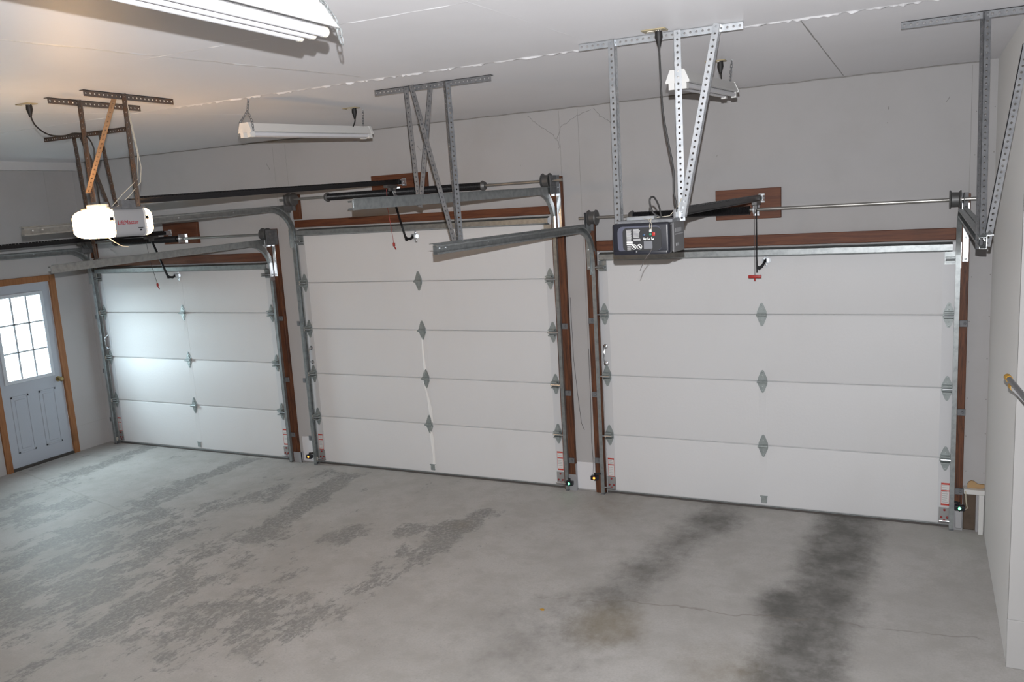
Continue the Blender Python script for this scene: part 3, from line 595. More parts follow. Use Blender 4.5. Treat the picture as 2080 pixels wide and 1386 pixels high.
# ------------------------------------------------------------------ torsion shafts with springs
def spring_profile(L, r):
    n = int(L/0.0085); pr = [(0, r*0.5)]
    for i in range(n): pr += [(L*i/n, r*0.90), (L*(i+0.5)/n, r)]
    return pr + [(L, r*0.90), (L, r*0.5)]
def torsion(label, xa, xb, z, springs, brackets, board, drums):
    y = -0.118; t = thing('torsion_shaft', label, 'torsion shaft', ((xa+xb)/2, y, z-0.05))
    part('shaft', MB().tube([(xa, y, z), (xb, y, z)], 0.0127, 12), 'shaft', t)
    for (s0, s1, cone) in springs:
        sp = part('spring', MB().lathe(spring_profile(s1-s0, 0.034), (s0, y, z-0.003), (1, 0, 0), 16), 'black', t, 'black torsion spring')
        for c in ([s0] if cone < 0 else [s1]):
            part('winding_cone', MB().lathe([(-.035, .022), (-.035, .034), (-.020, .040), (-.012, .046), (-.004, .046), (.004, .036)], (c, y, z-.003), (1 if cone < 0 else -1, 0, 0), 14), 'iron', sp)
    for bx in brackets:
        part('centre_bracket', MB().cbox((bx-.022, -.046, z-.05), (bx+.022, -.040, z+.05), .002).box((bx-.0025, y-.035, z-.045), (bx+.0025, -.042, z+.045)).lathe([(-.012, .03), (.012, .03)], (bx, y, z), (1, 0, 0), 16), 'bright', t)
    for dx, sg in drums:
        dp = [(-.040, .030), (-.040, .062), (-.032, .066), (-.026, .052), (.018, .050), (.026, .064), (.034, .064), (.034, .030)]
        part('cable_drum', MB().lathe(dp, (dx, y, z), (sg, 0, 0), 20), 'iron', t)
        ex = dx + sg*0.052
        part('bearing_plate', MB().cbox((ex-.003, y-.055, z-.11), (ex+.003, -.036, z+.045), .001).box((ex-.03, -.044, z-.11), (ex+.03, -.037, z+.045)), 'galvdull', t)
    return t
def board(x0, x1, z0, z1, label):
    return single('mounting_board', MB().cbox((x0, -0.038, z0), (x1, 0, z1), 0.003), 'redwoodx', label, 'board', ((x0+x1)/2, -0.02, z0), 'spring mounting boards')
board(-5.092, -4.583, 2.366, 2.595, 'red-brown plywood spring board over the entry-side garage door')
board(-2.270, -1.656, 2.698, 2.919, 'red-brown plywood spring board over the tall garage door')
board(0.972, 1.465, 2.356, 2.587, 'red-brown plywood spring board where the black opener rail meets the wall')
torsion('torsion shaft with one short black spring over the entry-side garage door', -6.40, -3.500, 2.425, [(-5.76, -4.80, -1)], [-4.745], None, [(-6.22, -1), (-3.560, 1)])
torsion('torsion shaft with two long black springs over the tall garage door', -3.330, -0.285, 2.755, [(-2.725, -2.0, -1), (-1.93, -1.045, 1)], [-1.965], None, [(-3.185, -1), (-0.425, 1)])
torsion('torsion shaft with a black spring behind the black opener', -0.150, 2.800, 2.428, [(0.325, 1.250, -1)], [1.285], None, [(-0.030, -1), (2.640, 1)])

# ------------------------------------------------------------------ hangers of perforated angle
def hanger(name, label, cat, loc, ceil, posts):
    """ceil: list of (p, q, flange dirs); posts: (name, p, q, a, b, material)"""
    t = thing(name, label, cat, loc)
    for p, q, a, b_, m in ceil: part('ceiling_angle', MB().angle_iron(p, q, a, b_), m, t)
    for nm, p, q, a, b_, m in posts:
        o = part(nm, MB().angle_iron(p, q, a, b_), m, t)
    return t
Dn, Bk = (0, 0, -1), (0, 1, 0); Z0 = H - 0.001
hanger('track_hanger', 'dull steel hanger with crossed struts carrying the tracks either side of the pier', 'hanger', (-0.33, -2.1, 2.33),
       [((-0.735, -2.10, Z0), (0.105, -2.10, Z0), Dn, Bk, 'galvdull')],
       [('post', (-0.512, -2.106, Z0-.006), (-0.478, -2.106, 2.60), (1, 0, 0), Bk, 'galvdull'), ('brace', (-0.325, -2.112, Z0-.006), (-0.468, -2.112, 2.60), (1, 0, 0), Bk, 'galvdull'),
        ('brace', (-0.462, -2.120, Z0-.006), (-0.226, -2.120, 2.345), (1, 0, 0), Bk, 'galvdull'), ('post', (-0.198, -2.122, Z0-.006), (-0.182, -2.122, 2.330), (-.78, .62, 0), (.78, .62, 0), 'galvdull')])
hanger('track_hanger', 'perforated angle hanger in the corner by the short side wall', 'hanger', (2.68, -1.98, 2.25),
       [((2.325, -1.985, Z0), (XR-0.002, -1.985, Z0), Dn, Bk, 'galvdull')],
       [('post', (2.682, -1.995, Z0-.006), (2.690, -1.995, 2.225), (.9, .43, 0), (-.6, .8, 0), 'galvdull'), ('brace', (2.845, -1.995, 3.18), (2.705, -1.995, 2.24), (1, 0, 0), Bk, 'galvdull')])
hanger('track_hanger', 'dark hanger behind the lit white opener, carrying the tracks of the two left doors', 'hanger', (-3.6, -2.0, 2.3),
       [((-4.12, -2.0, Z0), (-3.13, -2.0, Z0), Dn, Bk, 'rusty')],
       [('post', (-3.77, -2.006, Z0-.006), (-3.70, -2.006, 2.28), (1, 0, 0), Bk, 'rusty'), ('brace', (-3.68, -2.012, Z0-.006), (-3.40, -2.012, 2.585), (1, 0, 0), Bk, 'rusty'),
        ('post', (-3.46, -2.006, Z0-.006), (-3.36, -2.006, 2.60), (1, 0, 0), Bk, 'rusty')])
hanger('opener_hanger', 'bright perforated steel hanger holding the black opener', 'hanger', (1.21, -2.63, 2.46),
       [((0.875, -2.63, Z0), (1.676, -2.60, Z0), Dn, Bk, 'bright')],
       [('post', (1.064, -2.640, Z0-.004), (1.064, -2.640, 2.452), (-1, .08, 0), (.30, .95, 0), 'bright'), ('post', (1.360, -2.645, Z0-.004), (1.360, -2.645, 2.452), (1, .05, 0), (-.42, .9, 0), 'bright'),
        ('brace', (1.580, -2.636, Z0-.004), (1.395, -2.648, 2.47), (-1, 0, 0), Bk, 'bright')])
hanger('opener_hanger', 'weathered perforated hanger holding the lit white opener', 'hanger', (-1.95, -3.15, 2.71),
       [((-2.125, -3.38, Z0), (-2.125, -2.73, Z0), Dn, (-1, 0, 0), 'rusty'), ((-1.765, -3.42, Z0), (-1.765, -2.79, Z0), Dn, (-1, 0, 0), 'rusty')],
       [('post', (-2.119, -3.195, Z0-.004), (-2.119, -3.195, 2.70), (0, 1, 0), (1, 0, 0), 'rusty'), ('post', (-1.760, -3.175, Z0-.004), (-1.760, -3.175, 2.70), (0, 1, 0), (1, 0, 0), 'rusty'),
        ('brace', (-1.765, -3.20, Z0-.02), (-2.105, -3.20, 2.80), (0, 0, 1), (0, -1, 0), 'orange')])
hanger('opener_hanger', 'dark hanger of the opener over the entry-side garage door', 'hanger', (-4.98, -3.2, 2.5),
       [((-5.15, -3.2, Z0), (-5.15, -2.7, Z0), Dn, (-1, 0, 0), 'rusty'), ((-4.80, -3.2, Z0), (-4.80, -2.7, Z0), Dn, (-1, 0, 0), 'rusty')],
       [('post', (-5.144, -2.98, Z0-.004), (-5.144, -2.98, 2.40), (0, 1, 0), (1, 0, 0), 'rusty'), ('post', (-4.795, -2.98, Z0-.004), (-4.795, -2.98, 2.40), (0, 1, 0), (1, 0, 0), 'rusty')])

# ------------------------------------------------------------------ openers
def rounded(hw, hh, r, n=5):
    pts = []
    for cx_, cy_, a0 in ((hw-r, hh-r, 0), (-hw+r, hh-r, PI/2), (-hw+r, -hh+r, PI), (hw-r, -hh+r, 1.5*PI)):
        for i in range(n): a = a0 + PI/2*i/(n-1); pts.append((cx_ + r*math.cos(a), cy_ + r*math.sin(a)))
    return pts
def rail_and_arm(t, xr, yw, zw, yo, zo, ytr, armend, brk, kind):
    """rail from the wall bracket back to the motor head, trolley, straight arm, curved arm, door bracket"""
    p, q = Vector((xr, yw, zw)), Vector((xr, yo, zo)); d = (q-p).normalized()
    rl = MB().bar(p, q, (1, 0, 0), .0035, (0, 0, 1), .016); rl.bar(p+Vector((0,0,.015)), q+Vector((0,0,.015)), (1, 0, 0), .016, (0, 0, 1), .0022); rl.bar(p-Vector((0,0,.015)), q-Vector((0,0,.015)), (1, 0, 0), .016, (0, 0, 1), .0022)
    r_ = part('rail', rl, 'rail', t)
    L = (q-p).length; n = int(L/0.032); ch = MB()
    for i in range(n):
        c = p + d*(0.06 + i*0.032)
        if c.y < yo+.04: break
        ch.bar(c + Vector((0, 0, .022)), c + d*0.020 + Vector((0, 0, .022)), (1, 0, 0), .007, (0, 0, 1), .006)
    part('drive_chain', ch, 'black', t)
    part('header_bracket', MB().cbox((xr-.024, -.044, zw-.035), (xr+.024, -.037, zw+.035), .002).box((xr-.022, yw-.05, zw-.022), (xr-.019, -.04, zw+.022)).box((xr+.019, yw-.05, zw-.022), (xr+.022, -.04, zw+.022)).tube([(xr-.03, yw-.02, zw), (xr+.03, yw-.02, zw)], .007), 'bright', t)
    zt = zw + (zo-zw)*(ytr-yw)/(yo-yw); tr_ = Vector((xr, ytr, zt-.03))
    part('trolley', MB().cbox((xr-.020, ytr-.085, zt-.045), (xr+.020, ytr+.085, zt-.018), .003).cbox((xr-.012, ytr-.03, zt-.075), (xr+.012, ytr+.03, zt-.04), .003), 'iron', t)
    e = Vector(armend); a = tr_ + Vector((0, 0, -.03)); dv = (e-a).normalized()
    part('straight_arm', MB().bar(a, e, (0, 0, 1) if abs(dv.z) < .5 else Vector((0, 1, 0)), .013, (1, 0, 0), .0035), 'black', t)
    bk = Vector(brk); k = e - dv*0.045
    cp = [k, k.lerp(bk, .25) + Vector((0, 0, -.022)), k.lerp(bk, .6) + Vector((0, 0, -.022)), bk]
    ca = MB()
    for i in range(3): ca.bar(cp[i], cp[i+1] + (cp[i+1]-cp[i]).normalized()*.006, Vector((0, 0, 1)) if abs((cp[i+1]-cp[i]).normalized().z) < .9 else Vector((0, 1, 0)), .012, (1, 0, 0), .004)
    part('curved_arm', ca, 'black', t)
    db = part('door_bracket', MB().prism([(bk.x + x, bk.z + z) for x, z in ((-.034, -.012), (-.014, -.02), (-.010, -.058), (.010, -.058), (.014, -.02), (.034, -.012), (.034, .012), (.014, .02), (.010, .048), (-.010, .048), (-.014, .02), (-.034, .012))], 'y', -.006, 0.001).cbox((bk.x-.016, bk.y-.015, bk.z-.022), (bk.x-.011, -.004, bk.z+.022), .002).cbox((bk.x+.011, bk.y-.015, bk.z-.022), (bk.x+.016, -.004, bk.z+.022), .002), 'bright', t)
    for q_ in (-.034, .034): part('bolt', MB().lathe([(0, .009), (.006, .009), (.008, .006)], (bk.x, -.006, bk.z+q_), (0, -1, 0), 6), 'bright', db)
    return zt
def white_opener(label, xo, y0, y1, zb, lit, text):
    """xo centre; body y0 (rear) .. y1 (front), bottom zb"""
    t = thing('garage_door_opener', label, 'door opener', (xo, (y0+y1)/2, zb))
    zt = zb + 0.168; OW = 0.128
    part('body', MB().prism([(xo + x, zb + .084 + z) for x, z in rounded(OW, .084, .03)], 'y', y0, y1), 'opgrey', t)
    part('chassis', MB().cbox((xo-.125, y0-.02, zt-.006), (xo+.125, y1+.02, zt+.010), .003), 'opsteel', t)
    lm = 'lens' if lit else 'lensoff'
    for yy, sg in ((y0, -1), (y1, 1)):
        L = 0.100 if sg < 0 else 0.075; path = []; mb = MB(); prof = rounded(OW, .084, .03)
        for i in range(7):
            a = PI/2*i/6; k = 0.55 + 0.45*math.cos(a)
            path.append((yy + sg*L*math.sin(a), 0.80+0.20*math.cos(a), k))
        vs = []; fs = []; n = len(prof)
        for y, kx, kz in path:
            for x, z in prof: vs.append((xo + x*kx, y, zb + .084 + (z if z > 0 else z)*kz - 0.012*(1-kz)))
        for i in range(len(path)-1):
            for k in range(n): fs.append((i*n+k, i*n+(k+1) % n, (i+1)*n+(k+1) % n, (i+1)*n+k))
        fs.append(tuple(range((len(path)-1)*n, len(path)*n))); fs.append(tuple(range(n))[::-1])
        le = part('lens', mb.add(vs, fs), lm, t, 'glowing warm light lens' if lit else None)
        part('lens_tab', MB().cbox((xo+OW-.004, yy+sg*.006, zb+.098), (xo+OW+.003, yy+sg*.030, zb+.118), .002), 'black', le)
        part('lens_rim', MB().prism([(xo + x*1.012, zb + .084 + z*1.015) for x, z in prof], 'y', yy-.004, yy+.010 if sg > 0 else yy-.010), 'lensoff', t)
    for dx in (-.12, .12): part('mount_bracket', MB().box((xo+dx-.012, y0+.06, zt-.004), (xo+dx+.012, y0+.16, zt+.045)), 'galvdull', t)
    part('terminal_strip', MB().cbox((xo-.02, y0-.06, zt+.008), (xo+.10, y0+.0, zt+.028), .003), 'tan', t)
    part('chain_sprocket', MB().lathe([(-.012, .03), (-.010, .045), (.004, .045), (.006, .03)], (xo, y1-.05, zt+.022), (0, 0, 1), 16), 'iron', t)
    if text:
        cv = bpy.data.curves.new('logo_text', 'FONT'); cv.body = 'LiftMaster'; cv.size = 0.036; cv.extrude = 0.0008; cv.align_x = 'CENTER'
        ob = bpy.data.objects.new('logo_text', cv); COL.objects.link(ob); bpy.context.view_layer.update()
        dg = bpy.context.evaluated_depsgraph_get(); me = bpy.data.meshes.new_from_object(ob.evaluated_get(dg)); bpy.data.objects.remove(ob)
        me.name = 'brand_lettering'; me.materials.clear(); me.materials.append(MT['logo'])
        Rm = Matrix(((0, 0, 1), (1, 0, 0), (0, 1, 0))).to_4x4(); me.transform(Rm)
        lg = inst('brand_lettering', me, t, (xo+OW+.0005, (y0+y1)/2-.015, zb+.072)); lg['label'] = 'red brand lettering'
        part('small_print', MB().box((xo+OW, y1-.055, zb+.046), (xo+OW+.0012, y1-.02, zb+.050)).box((xo+OW, y1-.045, zb+.030), (xo+OW+.0012, y1-.03, zb+.040)), 'black', t)
    return t
XM = -1.95
wo = white_opener('white-grey garage door opener with a glowing warm lens', XM+.03, -3.310, -3.095, 2.528, True, True)
rail_and_arm(wo, XM+.05, -0.06, 2.842, -3.10, 2.735, -0.27, (-1.872, -0.12, 2.300), (-1.842, -0.045, 2.335), 'w')
part('antenna_wire', MB().tube([(XM+.10, -3.33, 2.535), (XM+.135, -3.31, 2.50), (XM+.155, -3.28, 2.475), (XM+.175, -3.25, 2.468)], .0025, 6), 'cream', wo)
lw = white_opener('opener with a dark rail over the entry-side garage door, motor head unlit', -4.985, -3.05, -2.84, 2.245, False, False)
rail_and_arm(lw, -4.985, -0.06, 2.492, -2.84, 2.455, -0.30, (-4.985, -0.135, 2.000), (-4.975, -0.045, 2.020), 'w')
bo_ = thing('garage_door_opener', 'black garage door opener with printed label panel', 'door opener', (1.212, -2.66, 2.303))
bx0, bx1, by0, by1, bz0, bz1 = 1.070, 1.356, -2.800, -2.535, 2.303, 2.455
part('body', MB().cbox((bx0+.006, by0+.03, bz0+.006), (bx1-.004, by1, bz1-.004), .008, 2), 'opsteel', bo_)
part('front_shell', MB().cbox((bx0, by0-.004, bz0), (bx1, by0+.055, bz1), .014, 3), 'blackpl', bo_)
part('lower_lip', MB().cbox((bx0+.01, by0-.012, bz0), (bx1-.01, by0+.02, bz0+.020), .006, 2).lathe([(0, .011), (.006, .011), (.008, .008)], (1.190, by0-.010, bz0+.014), (0, -1, 0), 12), 'blackpl', bo_)
cxl, czl = 1.222, 2.378
rec = [(cxl + x*1.02, czl + z) for x, z in rounded(.094, .056, .022)]
part('label_bezel', MB().prism([(cxl-.014 + x*1.16, czl + z*1.12) for x, z in rounded(.094, .056, .024)], 'y', by0-.006, by0), mat('bezel_plastic', (0.10, 0.105, 0.14), 0.3), bo_)
lp = part('label_panel', MB().prism(rec, 'y', by0-.009, by0-.005), mat('label_panel_black', (0.02, 0.02, 0.022), 0.5), bo_, 'black panel with white instructions')
yl = by0 - .0105; g = MB()
for q in range(11):
    z = czl + .046 - q*.0052
    g.box((cxl-.076, yl, z-.0016), (cxl-.048-random.uniform(0, .006), yl+.002, z+.0016)); 
    if q != 8: g.box((cxl-.042, yl, z+.001-.0016), (cxl-.006-random.uniform(0, .008), yl+.002, z+.001+.0016))
for q in range(5): g.box((cxl-.074, yl, czl-.033-q*.0045), (cxl-.058+random.uniform(0, .004), yl+.002, czl-.031-q*.0045))
part('printed_lines', g, 'grayprint', lp)
g = MB().box((cxl-.076, yl-.0005, czl-.017), (cxl-.046, yl+.002, czl-.010)).box((cxl-.076, yl-.0005, czl-.027), (cxl-.046, yl+.002, czl-.020))
for x in (.014, .034, .053): g.box((cxl+x-.005, yl-.0005, czl-.003), (cxl+x-.001, yl+.002, czl+.008)).box((cxl+x-.001, yl-.0005, czl-.005), (cxl+x+.008, yl+.002, czl+.000)).box((cxl+x+.005, yl-.0005, czl-.002), (cxl+x+.008, yl+.002, czl+.004))
part('white_blocks', g, 'whiteprint', lp)
g = MB()
for x in (-.040, -.012):
    ring = [(cxl+x + .0115*math.cos(2*PI*i/18), yl, czl-.036 + .0115*math.sin(2*PI*i/18)) for i in range(18)]
    g.tube(ring, .0014, 5, closed=True); g.bar((cxl+x-.008, yl, czl-.028), (cxl+x+.008, yl, czl-.044), (0, 1, 0), .001, Vector((1, 0, 1)).normalized(), .0014)
g.box((cxl-.043, yl, czl-.040), (cxl-.037, yl+.002, czl-.030)).box((cxl-.015, yl, czl-.041), (cxl-.009, yl+.002, czl-.032))
part('warning_symbols', g, 'whiteprint', lp)
part('grey_text_block', MB().box((cxl+.010, yl, czl-.047), (cxl+.052, yl+.002, czl-.010)), mat('grey_label_block', (0.16, 0.165, 0.18), 0.6), lp)
part('blue_button', MB().lathe([(0, .006), (.004, .006), (.005, .004)], (cxl+.012, yl+.002, czl+.020), (0, -1, 0), 12), mat('blue_button_plastic', (0.03, 0.07, 0.14), 0.4), bo_)
part('green_button', MB().lathe([(0, .006), (.005, .006), (.006, .004)], (cxl+.044, yl+.002, czl+.022), (0, -1, 0), 12), mat('green_button_plastic', (0.03, 0.22, 0.13), 0.4), bo_)
part('red_terminal', MB().cbox((cxl+.054, yl-.006, czl+.014), (cxl+.068, yl+.004, czl+.032), .004, 2), 'red', bo_)
part('white_connector', MB().cbox((cxl+.040, yl-.008, czl+.032), (cxl+.052, yl+.002, czl+.046), .002), 'whiteprint', bo_)
part('top_plate', MB().cbox((bx0+.02, by0+.02, bz1-.004), (bx1+.012, by1, bz1+.014), .003), 'galvdull', bo_)
part('top_bracket', MB().cbox((bx0+.06, by0+.045, bz1+.010), (bx0+.20, by0+.10, bz1+.030), .003), 'bright', bo_)
part('side_cover', MB().cbox((bx1-.006, by0+.07, bz0+.002), (bx1+.004, by1-.004, bz1+.012), .003).cbox((bx1-.006, by0+.10, bz1-.03), (bx1+.005, by1-.03, bz1+.055), .002), 'opsteel', bo_)
part('side_decal', MB().box((bx1+.003, by0+.09, bz0+.085), (bx1+.0048, by1-.03, bz0+.091)).box((bx1+.003, by0+.09, bz0+.097), (bx1+.0048, by1-.06, bz0+.118)).box((bx1+.003, by0+.10, bz0+.03), (bx1+.0048, by0+.15, bz0+.045)), 'opgrey', bo_)
rail_and_arm(bo_, 1.325, -0.06, 2.512, -2.55, 2.488, -0.28, (1.300, -0.135, 1.950), (1.348, -0.045, 2.030), 'b')
for pts, m_ in (([(1.25, -2.78, 2.468), (1.27, -2.80, 2.475), (1.263, -2.812, 2.44), (1.268, -2.813, 2.415)], 'cream'), ([(1.20, -2.74, 2.478), (1.24, -2.77, 2.47), (1.275, -2.81, 2.45), (1.272, -2.815, 2.42)], 'cream'),
              ([(1.27, -2.70, 2.475), (1.33, -2.69, 2.48), (1.37, -2.66, 2.53), (1.38, -2.65, 2.56)], 'cream'), ([(1.275, -2.812, 2.335), (1.262, -2.82, 2.31), (1.24, -2.82, 2.285), (1.225, -2.80, 2.27), (1.205, -2.80, 2.225)], 'graycord')):
    part('control_wire', MB().tube(pts, .0016, 5), m_, bo_)

# release cords
def release(label, pts, m, handle):
    t = thing('release_cord', label, 'cord', pts[-1]); part('cord', MB().tube(pts, .0022, 5), m, t)
    e = Vector(pts[-1])
    if handle == 'T': part('handle', MB().cbox(e+Vector((-.048, -.012, -.012)), e+Vector((.048, .012, .012)), .007, 2).tube([e, e+Vector((0, 0, -.03))], .006), 'red', t, 'red T handle')
    else: part('knob', MB().lathe([(0, .006), (.006, .011), (.03, .011), (.036, .005)], e+Vector((0, 0, .008)), (0, 0, -1), 10).tube([e+Vector((0, 0, -.025)), e+Vector((.02, 0, -.055))], .005), 'red', t, 'small red knob')
release('dark cord with a red T handle hanging from the black opener rail', [(1.315, -.30, 2.45), (1.314, -.30, 2.2), (1.312, -.30, 1.935)], 'graycord', 'T')
release('thin red cord with a knot hanging in front of the tall garage door', [(-1.905, -.33, 2.78), (-1.915, -.32, 2.6), (-1.905, -.30, 2.4), (-1.90, -.29, 2.29)], 'redcord', 'k')
release('thin dark cord with a red knob hanging in front of the entry-side garage door', [(-4.985, -.37, 2.42), (-4.975, -.36, 2.2), (-4.955, -.32, 1.96)], 'graycord', 'k')

# ------------------------------------------------------------------ ceiling outlets and power cords
def outlet(x, y, label):
    t = thing('ceiling_outlet', label, 'outlet', (x, y, H), 'almond ceiling outlets')
    part('cover_plate', MB().cbox((x-.058, y-.035, H-.006), (x+.058, y+.035, H+.001), .003), 'plate', t)
    part('receptacle', MB().lathe([(0, .017), (.004, .017)], (x-.02, y, H-.006), (0, 0, -1), 14).lathe([(0, .017), (.004, .017)], (x+.02, y, H-.006), (0, 0, -1), 14), 'tan', t)
def cord(label, pts, r=0.0045):
    t = thing('power_cord', label, 'cord', pts[0]); p = Vector(pts[0])
    part('plug', MB().lathe([(0, .017), (.03, .019), (.05, .013), (.075, .007)], p + Vector((0, 0, .004)), (0, 0, -1), 12), 'cord', t)
    sm = [p + Vector((0, 0, -.06))]; P = [Vector(q) for q in pts[1:]]; A = [sm[0]] + P
    for i in range(len(A)-1):
        a = A[max(i-1, 0)]; b_, c = A[i], A[i+1]; e = A[min(i+2, len(A)-1)]
        for k in range(1, 7):
            s_ = k/6; sm.append(0.5*((2*b_) + (-a+c)*s_ + (2*a-5*b_+4*c-e)*s_*s_ + (-a+3*b_-3*c+e)*s_**3))
    part('cable', MB().tube(sm, r, 7), 'cord', t)
outlet(1.285, -2.70, 'almond ceiling outlet at the top of the bright opener hanger'); outlet(-2.43, -3.30, 'almond ceiling outlet beside the weathered opener hanger')
outlet(-1.37, -1.49, 'almond ceiling outlet near the far end of the striplight by the left opener'); outlet(1.31, -1.49, 'almond ceiling outlet beside the far end of the striplight behind the bright hanger')
cord('black power cord running down the bright hanger to the black opener', [(1.305, -2.70, H-.010), (1.312, -2.70, 3.0), (1.33, -2.69, 2.85), (1.352, -2.68, 2.7), (1.350, -2.68, 2.6), (1.36, -2.68, 2.50), (1.30, -2.69, 2.475), (1.25, -2.70, 2.50), (1.235, -2.70, 2.56), (1.255, -2.70, 2.575), (1.28, -2.70, 2.53), (1.29, -2.70, 2.475)])
cord('black power cord sagging from the ceiling to the weathered opener hanger', [(-2.41, -3.30, H-.010), (-2.39, -3.29, 3.22), (-2.33, -3.26, 3.165), (-2.25, -3.22, 3.15), (-2.17, -3.20, 3.16), (-2.10, -3.18, 3.14), (-2.06, -3.17, 3.06), (-2.08, -3.17, 2.92), (-2.05, -3.19, 2.80), (-2.0, -3.23, 2.72)])
cord('short black cord from the ceiling to the striplight by the left opener', [(-1.345, -1.49, H-.010), (-1.34, -1.50, 3.25), (-1.36, -1.50, 3.215)])
cord('short black cord from the ceiling to the striplight behind the bright hanger', [(1.335, -1.49, H-.010), (1.34, -1.50, 3.27), (1.345, -1.505, 3.215)])
for pts in ([(-1.74, -3.16, 3.30), (-1.725, -3.15, 3.1), (-1.715, -3.14, 2.93), (-1.725, -3.15, 2.84), (-1.78, -3.2, 2.76), (-1.83, -3.25, 2.705)], [(-1.735, -3.17, 3.28), (-1.72, -3.15, 3.0), (-1.73, -3.16, 2.86), (-1.80, -3.22, 2.78), (-1.86, -3.27, 2.70)]):
    single('bell_wire', MB().tube(pts, .0022, 5), 'cream', 'thin cream wire hanging beside the lit white opener, %s' % ('bulging outwards' if pts[0][2] > 3.29 else 'ending deeper over the motor'), 'wire', pts[-1], 'cream wires at the lit white opener')

# ------------------------------------------------------------------ fluorescent fixtures
def chain_run(p, q, L=0.030):
    p, q = Vector(p), Vector(q); d = (q-p); n = max(2, int(round(d.length/(L*0.76)))); t = d.normalized(); a = Vector((1, 0, 0)); a = (a - t*a.dot(t)).normalized(); b_ = t.cross(a)
    return [(p + d*((i+0.5)/n), t, a if i % 2 else b_) for i in range(n)]
def strip_light(label, p0, p1, chains):
    """narrow two-tube striplight from p0 to p1 (bottom of tubes)"""
    p0, p1 = Vector(p0), Vector(p1); d = (p1-p0).normalized(); s_ = Vector((d.y, -d.x, 0)).normalized(); u = s_.cross(d); u = u if u.z > 0 else -u
    t = thing('striplight', label, 'light', p0)
    pr = [(-.056, .030), (-.050, .026), (.050, .026), (.056, .030), (.034, .082), (-.034, .082)]
    part('channel', MB().sweep(pr, [(p0, s_, u), (p1, s_, u)]), 'white', t)
    for sg in (-1, 1):
        part('fluorescent_tube', MB().tube([p0 + s_*(.030*sg) + u*.013 + d*.03, p1 + s_*(.030*sg) + u*.013 - d*.03], .0135, 12), 'tube', t)
    for e, sg in ((p0, -1), (p1, 1)):
        ec = part('end_cap', MB().sweep([(-.058, .024), (.058, .024), (.059, .032), (.036, .086), (-.036, .086), (-.059, .032)], [(e + d*(sg*.012), s_, u), (e - d*(sg*.014), s_, u)]), 'white', t)
        for q in (-1, 1): part('lamp_holder', MB().bar(e + s_*(.030*q) + u*.012 + d*(sg*.010), e + s_*(.030*q) + u*.012 - d*(sg*.032), s_, .014, u, .018), 'white', ec)
    for pts in chains:
        c = MB()
        for a, b_ in zip(pts[:-1], pts[1:]):
            for l in chain_run(a, b_, .026): c.link(*l, L=.026, wd=.013, r=.0020)
        part('chain', c, 'galvdull', t)
    part('ceiling_hook', MB().lathe([(0, .006), (.012, .006), (.014, .010)], Vector((chains[-1][0][0], chains[-1][0][1], H-.012)), (0, 0, 1), 8).lathe([(0, .006), (.012, .006), (.014, .010)], Vector((chains[0][0][0], chains[0][0][1], H-.012)), (0, 0, 1), 8), 'bright', t)
    return t
strip_light('white two-tube striplight on chains by the left opener', (-1.470, -2.50, 3.110), (-1.390, -1.29, 3.145),
            [[(-1.45, -2.47, H-.008), (-1.46, -2.48, 3.27), (-1.52, -2.495, 3.20), (-1.530, -2.505, 3.12)], [(-1.46, -2.48, 3.27), (-1.42, -2.49, 3.20), (-1.409, -2.500, 3.145)], [(-1.36, -1.36, H-.008), (-1.37, -1.36, 3.225)]])
strip_light('white two-tube striplight on chains behind the bright opener hanger', (1.361, -2.585, 3.088), (1.372, -1.42, 3.140),
            [[(1.36, -2.54, H-.008), (1.361, -2.54, 3.170)], [(1.400, -1.47, H-.008), (1.385, -1.47, 3.215)]])
# wide three-tube fixture overhead
bf = thing('fluorescent_fixture', 'large hooded white three-tube fixture on a link chain', 'light', (0.85, -5.33, 3.085))
ye, yn = -4.70, -5.96; hc = 0.848
part('hood', MB().prism([(hc-.100, 3.104), (hc-.096, 3.104), (hc-.050, 3.172), (hc+.050, 3.172), (hc+.093, 3.104), (hc+.098, 3.104), (hc+.042, 3.180), (hc-.044, 3.180)], 'y', ye, yn), 'white', bf)
part('ballast_channel', MB().cbox((hc-.04, ye-.002, 3.178), (hc+.038, yn, 3.205), .003), 'white', bf)
part('lamp_tray', MB().box((hc-.070, ye-.02, 3.118), (hc+.070, yn, 3.124)), 'white', bf)
for x in (hc-.046, hc-.001, hc+.044):
    tb = part('fluorescent_tube', MB().tube([(x, ye-.006, 3.100), (x, yn+.02, 3.100)], .0145, 14), 'tube', bf)
    part('tube_cap', MB().tube([(x, ye-.010, 3.100), (x, ye+.004, 3.100)], .0150, 14), 'tan', tb)
cpath = [(hc+.098, ye+.006, 3.062), (hc+.088, ye+.008, 3.105), (hc+.064, ye+.008, 3.155), (hc+.030, ye+.008, 3.195), (hc+.0, ye+.006, 3.25), (hc-.02, ye+.004, H-.006)]
chn = part('chain', MB().lathe([(0, .004), (.02, .004), (.024, .009)], (hc-.02, ye+.004, H-.022), (0, 0, 1), 8), 'bright', bf)
nl = 0
for a, b_ in zip(cpath[:-1], cpath[1:]):
    for l in chain_run(a, b_, .027):
        part('link', MB().link(*l, L=.027, wd=.014, r=.0021), 'galv', chn)
part('rear_chain', (lambda c: [c.link(*l, L=.027, wd=.014, r=.0021) for l in chain_run((hc, yn+.05, 3.20), (hc, yn+.05, H-.004), .027)] and c)(MB()), 'galv', bf)

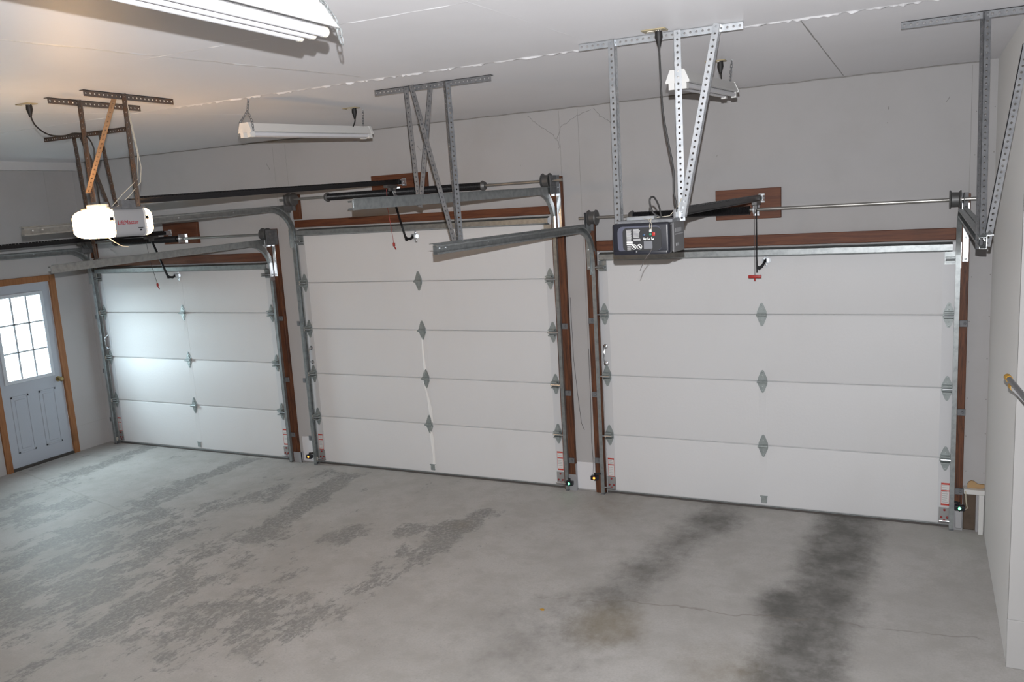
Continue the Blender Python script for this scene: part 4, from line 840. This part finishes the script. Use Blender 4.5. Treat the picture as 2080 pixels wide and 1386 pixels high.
# ------------------------------------------------------------------ safety sensors
def sensor(label, x, y, z, tx, led):
    t = thing('safety_sensor', label, 'sensor', (x, y, z-.03))
    part('bracket', MB().bar((tx, -.06, z+.03), (x, y+.004, z+.03), (0, 0, 1), .009, (0, 1, 0) if abs(tx-x) > .02 else (1, 0, 0), .0025).box((x-.004, y-.005, z-.03), (x+.004, y+.012, z+.04)), 'cord', t)
    sb = part('body', MB().cbox((x-.034, y-.022, z-.020), (x+.034, y+.020, z+.018), .006, 2), 'blackpl', t)
    part('indicator', MB().lathe([(0, .0100), (.005, .009), (.007, .005)], (x, y-.021, z), (0, -1, 0), 12), led, sb)
sensor('green-lit safety sensor on the jamb between the tall door and the pier', -0.362, -.10, 0.088, -0.40, 'green')
sensor('safety sensor with an amber light beside the white base panel facing the black-opener door', -0.120, -.10, 0.162, -0.054, 'amber')
sensor('safety sensor with a green light next to the corner frame', 2.716, -.10, 0.195, 2.67, 'green')
sensor('safety sensor with an amber light beside the tall door, near the entry-side door', -3.300, -.10, 0.098, -3.258, 'amber')

# corner: small white frame over the exposed footing, with scraps on top
cf = thing('corner_frame', 'small white wooden frame over dark footing in the corner', 'frame', (2.80, -0.05, 0))
part('top_board', MB().cbox((2.742, -.10, 0.300), (2.876, 0.0, 0.336), .003), 'white', cf)
part('leg', MB().cbox((2.838, -.10, 0.0), (2.872, -.066, 0.300), .003), 'white', cf)
part('leg', MB().cbox((2.822, -.052, 0.0), (2.842, -.024, 0.300), .003), 'flash', cf)
part('footing', MB().cbox((2.742, -.022, 0.0), (2.842, 0.0, 0.298), .006), 'footing', cf)
sc = [(2.765, .336), (2.835, .336), (2.874, .342), (2.874, .368), (2.83, .370), (2.808, .388), (2.790, .392), (2.772, .380), (2.764, .362)]
single('wood_scrap', MB().prism(sc, 'y', -.055, -.040), 'rawwood', 'torn tan scrap of board lying on the small corner frame', 'scrap', (2.82, -.047, .336))
single('junction_box', MB().cbox((2.690, -.092, 0.03), (2.735, -.047, 0.165), .004), 'flash', 'little grey box below the green-lit sensor by the corner frame', 'box', (2.712, -.07, .03))
single('sensor_wire', MB().tube([(2.742, -.048, .335), (2.752, -.105, .32), (2.757, -.112, .25), (2.765, -.115, .2), (2.75, -.10, .18)], .004, 6), 'cream', 'cream wire looping past the green-lit sensor in the corner', 'wire', (2.75, -.1, .18))
single('sensor_wire', MB().tube([(-.31, -.004, 1.75), (-.305, -.004, 1.2), (-.285, -.004, .9), (-.26, -.004, .62), (-.235, -.004, .56)], .0018, 5), 'graycord', 'thin dark wire stapled down the pier beside the tall door', 'wire', (-.235, -.004, .56))
single('sensor_wire', MB().tube([(-.160, -.006, 1.3), (-.165, -.006, .8), (-.17, -.010, .45), (-.155, -.03, .25), (-.140, -.09, .175)], .0018, 5), 'graycord', 'thin dark wire dropping to the amber-lit sensor on the pier', 'wire', (-.14, -.09, .175))
# yellow-capped tube rail standing by the stair wall
tr_ = thing('tube_rail', 'twin-tube metal rail with yellow end caps near the stair wall', 'rail', (2.86, -2.95, 1.55))
for p, q, m_ in (((2.804, -2.30, 1.651), (2.986, -3.60, 1.547), 'opsteel'), ((2.821, -2.30, 1.609), (3.006, -3.60, 1.570), 'chrome')):
    p, q = Vector(p), Vector(q); d = (p-q).normalized()
    a = part('tube', MB().tube([p - d*.03, q], .0125, 12), m_, tr_)
    part('end_cap', MB().lathe([(0, .0155), (.038, .0155), (.046, .012), (.048, .004)], p - d*.045, d, 12), 'yellow', a)
for y, x in ((-3.56, 2.98), (-3.10, 2.916)):
    part('wall_bracket', MB().tube([(x, y, 1.574), (XF, y, 1.574)], .0135, 12), 'opsteel', tr_)
single('leaf', MB().prism([(0.30+.5, -2.2), (.82, -2.215), (.835, -2.205), (.82, -2.19)], 'z', 0, 0.003) if False else MB().prism([(.268, -2.190), (.284, -2.202), (.300, -2.196), (.296, -2.182), (.280, -2.178)], 'z', 0.0, 0.004), 'yellow', 'tiny orange leaf lying on the bare floor', 'leaf', (.284, -2.19, 0))
